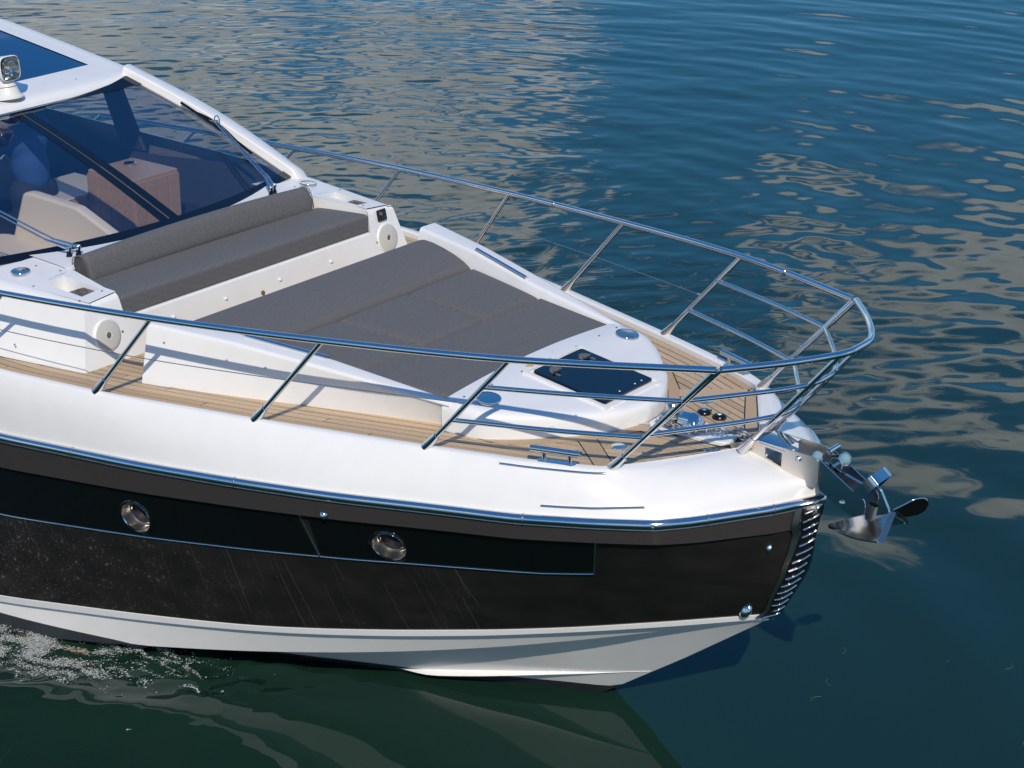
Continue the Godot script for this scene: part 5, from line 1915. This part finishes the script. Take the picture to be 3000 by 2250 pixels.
# ---------------------------------------------------------------- anchor and chain
func anchor_and_chain() -> void:
	var o := hold("anchor", self, Vector3(0, 0, 0))
	tag(o, "polished steel plough anchor hanging from the bow roller over the water", "anchor")
	var shank := round_poly(PackedVector2Array([Vector2(0.02, 2.035), Vector2(0.06, 2.05), Vector2(0.30, 1.985), Vector2(0.395, 1.998), Vector2(0.425, 1.975), Vector2(0.487, 1.862), Vector2(0.44, 1.80), Vector2(0.33, 1.845), Vector2(0.30, 1.92), Vector2(0.05, 2.0)]), 0.01, 3)
	part("shank", plate(shank, 0.0, 0.018, 0.003), M.steel, o)
	# fluke: two wings folded about a ridge from the heel to the point
	var tip := Vector3(0.095, 1.665, -0.01)
	var heel := Vector3(0.487, 1.862, 0.0)
	for s in [1.0, -1.0]:
		var rows := []
		for i in 9:
			var t := i / 8.0
			var ridge := heel.lerp(tip, t) + Vector3(0, 0.012 * sin(PI * t), 0)
			var w := 0.16 * pow(1.0 - t, 0.8)
			var edge := Vector3(0.50, 1.742, 0.0).lerp(tip, t) + Vector3(0.0, -0.02 * sin(PI * t), w * s)
			var row := PackedVector3Array()
			for j in 6:
				var q := j / 5.0
				row.append(ridge.lerp(edge, q) + Vector3(0, -0.014 * sin(PI * q), 0))
			rows.append(row)
		var back := []
		for r in rows:
			var b := PackedVector3Array()
			for k in r.size():
				b.append(r[k] + Vector3(0.004, -0.010, 0))
			back.append(b)
		part("wing", join([grid(rows, Vector3(-0.3, 1, 0.6 * s)), grid(back, Vector3(0.3, -1, -0.6 * s)), grid([rows[0], back[0]], Vector3(1, 0, 0)), grid([edge_of(rows), edge_of(back)], Vector3(0, -0.3, s))]), M.anchor_steel, o)
		var turned := [PackedVector3Array([Vector3(0.487, 1.862, 0.0), Vector3(0.494, 1.802, 0.08 * s), Vector3(0.50, 1.742, 0.16 * s)]), PackedVector3Array([Vector3(0.527, 1.872, 0.01 * s), Vector3(0.54, 1.80, 0.10 * s), Vector3(0.535, 1.735, 0.15 * s)])]
		part("heel_plate", grid(turned, Vector3(0, 1, 0)), M.dull_steel, o)
	# roll guard plate on the far side
	var tail := [PackedVector3Array([Vector3(0.49, 1.862, -0.03), Vector3(0.55, 1.905, -0.08), Vector3(0.60, 1.940, -0.13), Vector3(0.645, 1.945, -0.18), Vector3(0.665, 1.925, -0.2)]), PackedVector3Array([Vector3(0.50, 1.83, -0.05), Vector3(0.56, 1.84, -0.11), Vector3(0.615, 1.855, -0.165), Vector3(0.655, 1.87, -0.2), Vector3(0.672, 1.905, -0.21)]), PackedVector3Array([Vector3(0.515, 1.80, -0.07), Vector3(0.57, 1.795, -0.13), Vector3(0.615, 1.805, -0.18), Vector3(0.65, 1.835, -0.21), Vector3(0.672, 1.89, -0.215)])]
	for row in tail:
		for q in row.size():
			row[q] = Vector3(0.49, 1.862, -0.03).lerp(row[q], 0.78)
	part("guard_plate", grid(tail, Vector3(-0.5, -0.2, 1)), M.window_black, o)
	part("guard_rim", tube(spline(Array(tail[0]), 20), 0.005, 8), M.steel, o)
	part("crown_bracket", lathe([Vector2(0.03, -0.05), Vector2(0.034, 0.0), Vector2(0.03, 0.05)], 18), M.dull_steel, o, Vector3(0.375, 1.83, 0.0), along(Vector3(0.25, 1, 0)))
	# chain from the windlass to the roller
	var c := hold("anchor_chain", self)
	tag(c, "galvanised anchor chain running from the windlass to the bow roller", "chain")
	var ln := link_mesh()
	var pts := [Vector3(-1.0, DECK_Y + 0.055, 0.055), Vector3(-0.93, DECK_Y + 0.05, 0.085), Vector3(-0.84, DECK_Y + 0.042, 0.085), Vector3(-0.74, DECK_Y + 0.055, 0.06), Vector3(-0.64, DECK_Y + 0.075, 0.035), Vector3(-0.54, DECK_Y + 0.082, 0.02), Vector3(-0.45, DECK_Y + 0.07, 0.0), Vector3(-0.25, DECK_Y + 0.05, 0.0), Vector3(0.0, DECK_Y + 0.03, 0.0)]
	var sp := spline(pts, 400)
	var run := 0.0
	var next := 0.0
	var k := 0
	for i in range(1, sp.size()):
		run += sp[i].distance_to(sp[i - 1])
		if run >= next:
			var d := (sp[mini(i + 2, sp.size() - 1)] - sp[maxi(i - 2, 0)]).normalized()
			part("link", ln, M.galvanised, c, sp[i], along(d, PI / 4 + (PI / 2 if k % 2 == 1 else 0.0)))
			k += 1
			next += 0.033
	# swivel shackle knot at the roller
	for q in [[-0.52, 0.10, 0.03, 0.3], [-0.50, 0.105, 0.005, 1.2], [-0.53, 0.112, -0.01, 2.2], [-0.48, 0.095, 0.02, 2.8]]:
		part("link", ln, M.galvanised, c, Vector3(q[0], DECK_Y + q[1], q[2]), along(Vector3(cos(q[3]), 0.2, sin(q[3])), q[3]))

func edge_of(rows: Array) -> PackedVector3Array:
	var out := PackedVector3Array()
	for r in rows:
		out.append(r[r.size() - 1])
	return out

func link_mesh() -> ArrayMesh:
	var pts := PackedVector3Array()
	for k in 21:
		var a := TAU * (k % 20) / 20.0
		var y := 0.0135 * sin(a) + (0.011 if sin(a) > 0.001 else (-0.011 if sin(a) < -0.001 else 0.0))
		pts.append(Vector3(0.0145 * cos(a), y, 0))
	return tube(pts, 0.0048, 8)

# ---------------------------------------------------------------- person at the helm
func person() -> void:
	var o := hold("person", self, Vector3(-7.22, 1.40, -0.30))
	tag(o, "person in blue shirt and dark trousers standing behind the windscreen", "person")
	# joints, facing aft to port of the wheel, arms lowered to the helm
	var j := {
		"pelvis": Vector3(0, 0.95, 0), "waist": Vector3(-0.02, 1.10, 0), "chest": Vector3(-0.07, 1.30, 0), "neck": Vector3(-0.12, 1.46, 0), "head": Vector3(-0.16, 1.58, 0),
		"shl": Vector3(-0.10, 1.40, 0.17), "shr": Vector3(-0.10, 1.40, -0.17), "ell": Vector3(-0.20, 1.16, 0.24), "elr": Vector3(-0.22, 1.18, -0.22),
		"wrl": Vector3(-0.42, 1.06, 0.20), "wrr": Vector3(-0.44, 1.06, -0.16), "hil": Vector3(0, 0.90, 0.09), "hir": Vector3(0, 0.90, -0.09),
		"knl": Vector3(-0.06, 0.49, 0.11), "knr": Vector3(0.02, 0.49, -0.11), "anl": Vector3(0.0, 0.09, 0.12), "anr": Vector3(0.06, 0.09, -0.12), "tol": Vector3(-0.17, 0.04, 0.14), "tor": Vector3(-0.11, 0.04, -0.14)}
	var skin := [[j.neck, 0.055, j.head, 0.06], [j.head, 0.085, j.head + Vector3(-0.02, 0.05, 0), 0.09], [j.head + Vector3(-0.09, -0.005, 0), 0.018, j.head + Vector3(-0.105, -0.02, 0), 0.012],
		[j.ell, 0.042, j.wrl, 0.028], [j.elr, 0.042, j.wrr, 0.028], [j.shl, 0.05, j.ell, 0.044], [j.shr, 0.05, j.elr, 0.044], [j.anl, 0.05, j.tol, 0.035], [j.anr, 0.05, j.tor, 0.035], [j.waist, 0.10, j.chest, 0.11], [j.chest, 0.11, j.neck, 0.055]]
	for s in [["wrl", 1.0], ["wrr", -1.0]]:
		var w: Vector3 = j[s[0]]
		skin.append([w, 0.028, w + Vector3(-0.07, -0.02, 0), 0.034])
		for f in 4:
			var b: Vector3 = w + Vector3(-0.08, -0.015, (f - 1.5) * 0.02)
			skin.append([b, 0.010, b + Vector3(-0.045, -0.02 - 0.004 * f, 0), 0.009])
			skin.append([b + Vector3(-0.045, -0.02, 0), 0.009, b + Vector3(-0.05, -0.055, 0), 0.008])
		skin.append([w + Vector3(-0.03, 0, -0.02 * s[1]), 0.012, w + Vector3(-0.07, -0.025, -0.05 * s[1]), 0.009])
	part("body", blob(skin, 0.016, 0.012), M.skin, o)
	part("shirt", blob([[j.pelvis + Vector3(0, 0.06, 0), 0.13, j.waist, 0.135], [j.waist, 0.135, j.chest, 0.15], [j.chest + Vector3(0, 0, 0.08), 0.12, j.chest + Vector3(0, 0, -0.08), 0.12], [j.shl, 0.075, j.shl.lerp(j.ell, 0.75), 0.065], [j.shr, 0.075, j.shr.lerp(j.elr, 0.75), 0.065], [j.shl, 0.07, j.shr, 0.07], [j.chest, 0.12, j.neck, 0.062]], 0.02, 0.04), M.blue_shirt, o)
	part("trousers", blob([[j.hil, 0.115, j.hir, 0.115], [j.pelvis, 0.125, j.hil, 0.11], [j.hil, 0.095, j.knl, 0.07], [j.knl, 0.07, j.anl, 0.06], [j.hir, 0.095, j.knr, 0.07], [j.knr, 0.07, j.anr, 0.06]], 0.02, 0.03), M.navy_trousers, o)
	part("hair", blob([[j.head + Vector3(0.03, 0.06, 0), 0.085, j.head + Vector3(0.045, -0.01, 0), 0.075]], 0.014, 0.01), M.brown_hair, o)

# a skin over tapered capsules, meshed as surface nets
func blob(caps: Array, cell: float, k: float) -> ArrayMesh:
	var lo := Vector3(1e9, 1e9, 1e9)
	var hi := -lo
	for c in caps:
		for e in [[c[0], c[1]], [c[2], c[3]]]:
			lo = lo.min(e[0] - Vector3.ONE * (e[1] + 2.5 * cell))
			hi = hi.max(e[0] + Vector3.ONE * (e[1] + 2.5 * cell))
	var n := Vector3i(((hi - lo) / cell).ceil()) + Vector3i.ONE
	var F := PackedFloat32Array()
	F.resize(n.x * n.y * n.z)
	F.fill(1.0)
	for c in caps:
		var a: Vector3 = c[0]
		var b: Vector3 = c[2]
		var r := maxf(c[1], c[3]) + 3.0 * cell + k
		var i0 := Vector3i(((a.min(b) - Vector3.ONE * r - lo) / cell).floor()).clamp(Vector3i.ZERO, n - Vector3i.ONE)
		var i1 := Vector3i(((a.max(b) + Vector3.ONE * r - lo) / cell).ceil()).clamp(Vector3i.ZERO, n - Vector3i.ONE)
		var ab := b - a
		var l2 := maxf(ab.length_squared(), 1e-8)
		for z in range(i0.z, i1.z + 1):
			for y in range(i0.y, i1.y + 1):
				for x in range(i0.x, i1.x + 1):
					var p := lo + Vector3(x, y, z) * cell
					var t := clampf((p - a).dot(ab) / l2, 0.0, 1.0)
					var d: float = p.distance_to(a + ab * t) - lerpf(c[1], c[3], t)
					var q := x + n.x * (y + n.y * z)
					var f := F[q]
					var h := clampf(0.5 + 0.5 * (f - d) / k, 0.0, 1.0)
					F[q] = lerpf(f, d, h) - k * h * (1.0 - h)
	var at := {}
	var V := PackedVector3Array()
	var N := PackedVector3Array()
	var I := PackedInt32Array()
	var st := [1, n.x, n.x * n.y]
	for z in n.z - 1:
		for y in n.y - 1:
			for x in n.x - 1:
				var q: int = x + n.x * (y + n.y * z)
				var inside := 0
				for m in 8:
					if F[q + (m & 1) * st[0] + ((m >> 1) & 1) * st[1] + (m >> 2) * st[2]] < 0.0:
						inside += 1
				if inside == 0 or inside == 8:
					continue
				var sum := Vector3.ZERO
				var cnt := 0
				for e in 3:
					for m in 4:
						var o1 := m & 1
						var o2 := m >> 1
						var u := (e + 1) % 3
						var w := (e + 2) % 3
						var c0: int = q + o1 * st[u] + o2 * st[w]
						var f0 := F[c0]
						var f1 := F[c0 + st[e]]
						if (f0 < 0.0) != (f1 < 0.0):
							var p := Vector3.ZERO
							p[e] = f0 / (f0 - f1)
							p[u] = o1
							p[w] = o2
							sum += p
							cnt += 1
				at[q] = V.size()
				V.append(lo + (Vector3(x, y, z) + sum / cnt) * cell)
				var g := Vector3(F[q + 1] - F[q], F[q + n.x] - F[q], F[q + st[2]] - F[q])
				N.append(g.normalized() if g.length() > 1e-9 else Vector3.UP)
	for z in range(1, n.z - 1):
		for y in range(1, n.y - 1):
			for x in range(1, n.x - 1):
				var q: int = x + n.x * (y + n.y * z)
				for e in 3:
					var f0 := F[q]
					if (f0 < 0.0) != (F[q + st[e]] < 0.0):
						var u: int = st[(e + 1) % 3]
						var w: int = st[(e + 2) % 3]
						var c := [q, q - u, q - u - w, q - w]
						if at.has(c[0]) and at.has(c[1]) and at.has(c[2]) and at.has(c[3]):
							I.append_array([at[c[0]], at[c[1]], at[c[2]], at[c[0]], at[c[2]], at[c[3]]])
	var U := PackedVector2Array()
	U.resize(V.size())
	return finish(V, N, U, I)

# ---------------------------------------------------------------- foam along the starboard side aft, bits of weed on the water
func foam() -> void:
	var blobm := SphereMesh.new()
	blobm.radius = 1.0
	blobm.height = 2.0
	blobm.radial_segments = 7
	blobm.rings = 4
	var r := RandomNumberGenerator.new()
	r.seed = 99
	var n := noise(201, 1.7, 3)
	var n2 := noise(202, 5.0, 2)
	var list := []
	for k in 420000:
		var x := r.randf_range(-6.2, -3.0)
		var off := r.randf_range(0.02, 1.25)
		var wl := tab(WL, x)
		var z := wl + off
		var fade := smoothstep(-3.1, -4.6, x) * (1.0 - smoothstep(0.2, 1.25, off))
		# torn sheets with ragged, threadlike edges
		var v := 0.55 * n.get_noise_2d(x * 0.7 + z * 0.5, z * 1.3) + 0.75 * (1.0 - 2.4 * absf(n2.get_noise_2d(x * 0.55 + 0.3 * z, z * 0.8)))
		var need := 0.95 - 0.75 * fade
		if (v < need or r.randf() > clampf((v - need) * 1.0, 0.0, 1.0)) and r.randf() > 0.05 * fade * smoothstep(need - 0.5, need, v):
			continue
		var s := 0.0014 + 0.004 * pow(r.randf(), 6.0)
		var b := Basis.from_scale(Vector3(s * r.randf_range(0.8, 1.8), s * 0.45, s * r.randf_range(0.8, 1.8))).rotated(Vector3.UP, r.randf() * TAU)
		list.append(Transform3D(b, Vector3(x, 0.012 + 0.03 * r.randf() * fade, z)))
	var mm := MultiMesh.new()
	mm.transform_format = MultiMesh.TRANSFORM_3D
	mm.mesh = blobm
	mm.instance_count = list.size()
	for k in list.size():
		mm.set_instance_transform(k, list[k])
	var o := MultiMeshInstance3D.new()
	o.name = "wash_foam"
	o.multimesh = mm
	o.material_override = M.foam_white
	add_child(o)
	tag(o, "white foam churned up beside the hull at lower left", "foam", "", "stuff")
	# a few straws of weed drifting
	var k := 0
	for q in [[-0.6, -2.6], [-0.1, -2.3], [-0.55, -1.5], [-0.35, -1.0], [0.1, -1.75], [0.35, -1.75], [0.6, -1.3], [0.45, -2.0], [-0.35, -0.75], [0.25, -3.6], [0.95, -1.1]]:
		var a := r.randf() * TAU
		var pts := []
		for i in 4:
			pts.append(Vector3(q[0] + 0.03 * i * cos(a + 0.35 * i), 0.006, q[1] + 0.03 * i * sin(a + 0.35 * i)))
		var w := part("weed_straw" if k == 0 else "weed_straw_%03d" % k, tube(spline(pts, 10), 0.0015, 5), M.weed, self)
		tag(w, "thin pale straw of weed drifting on the dark water off the bow", "weed", "weed straws on the water")
		k += 1
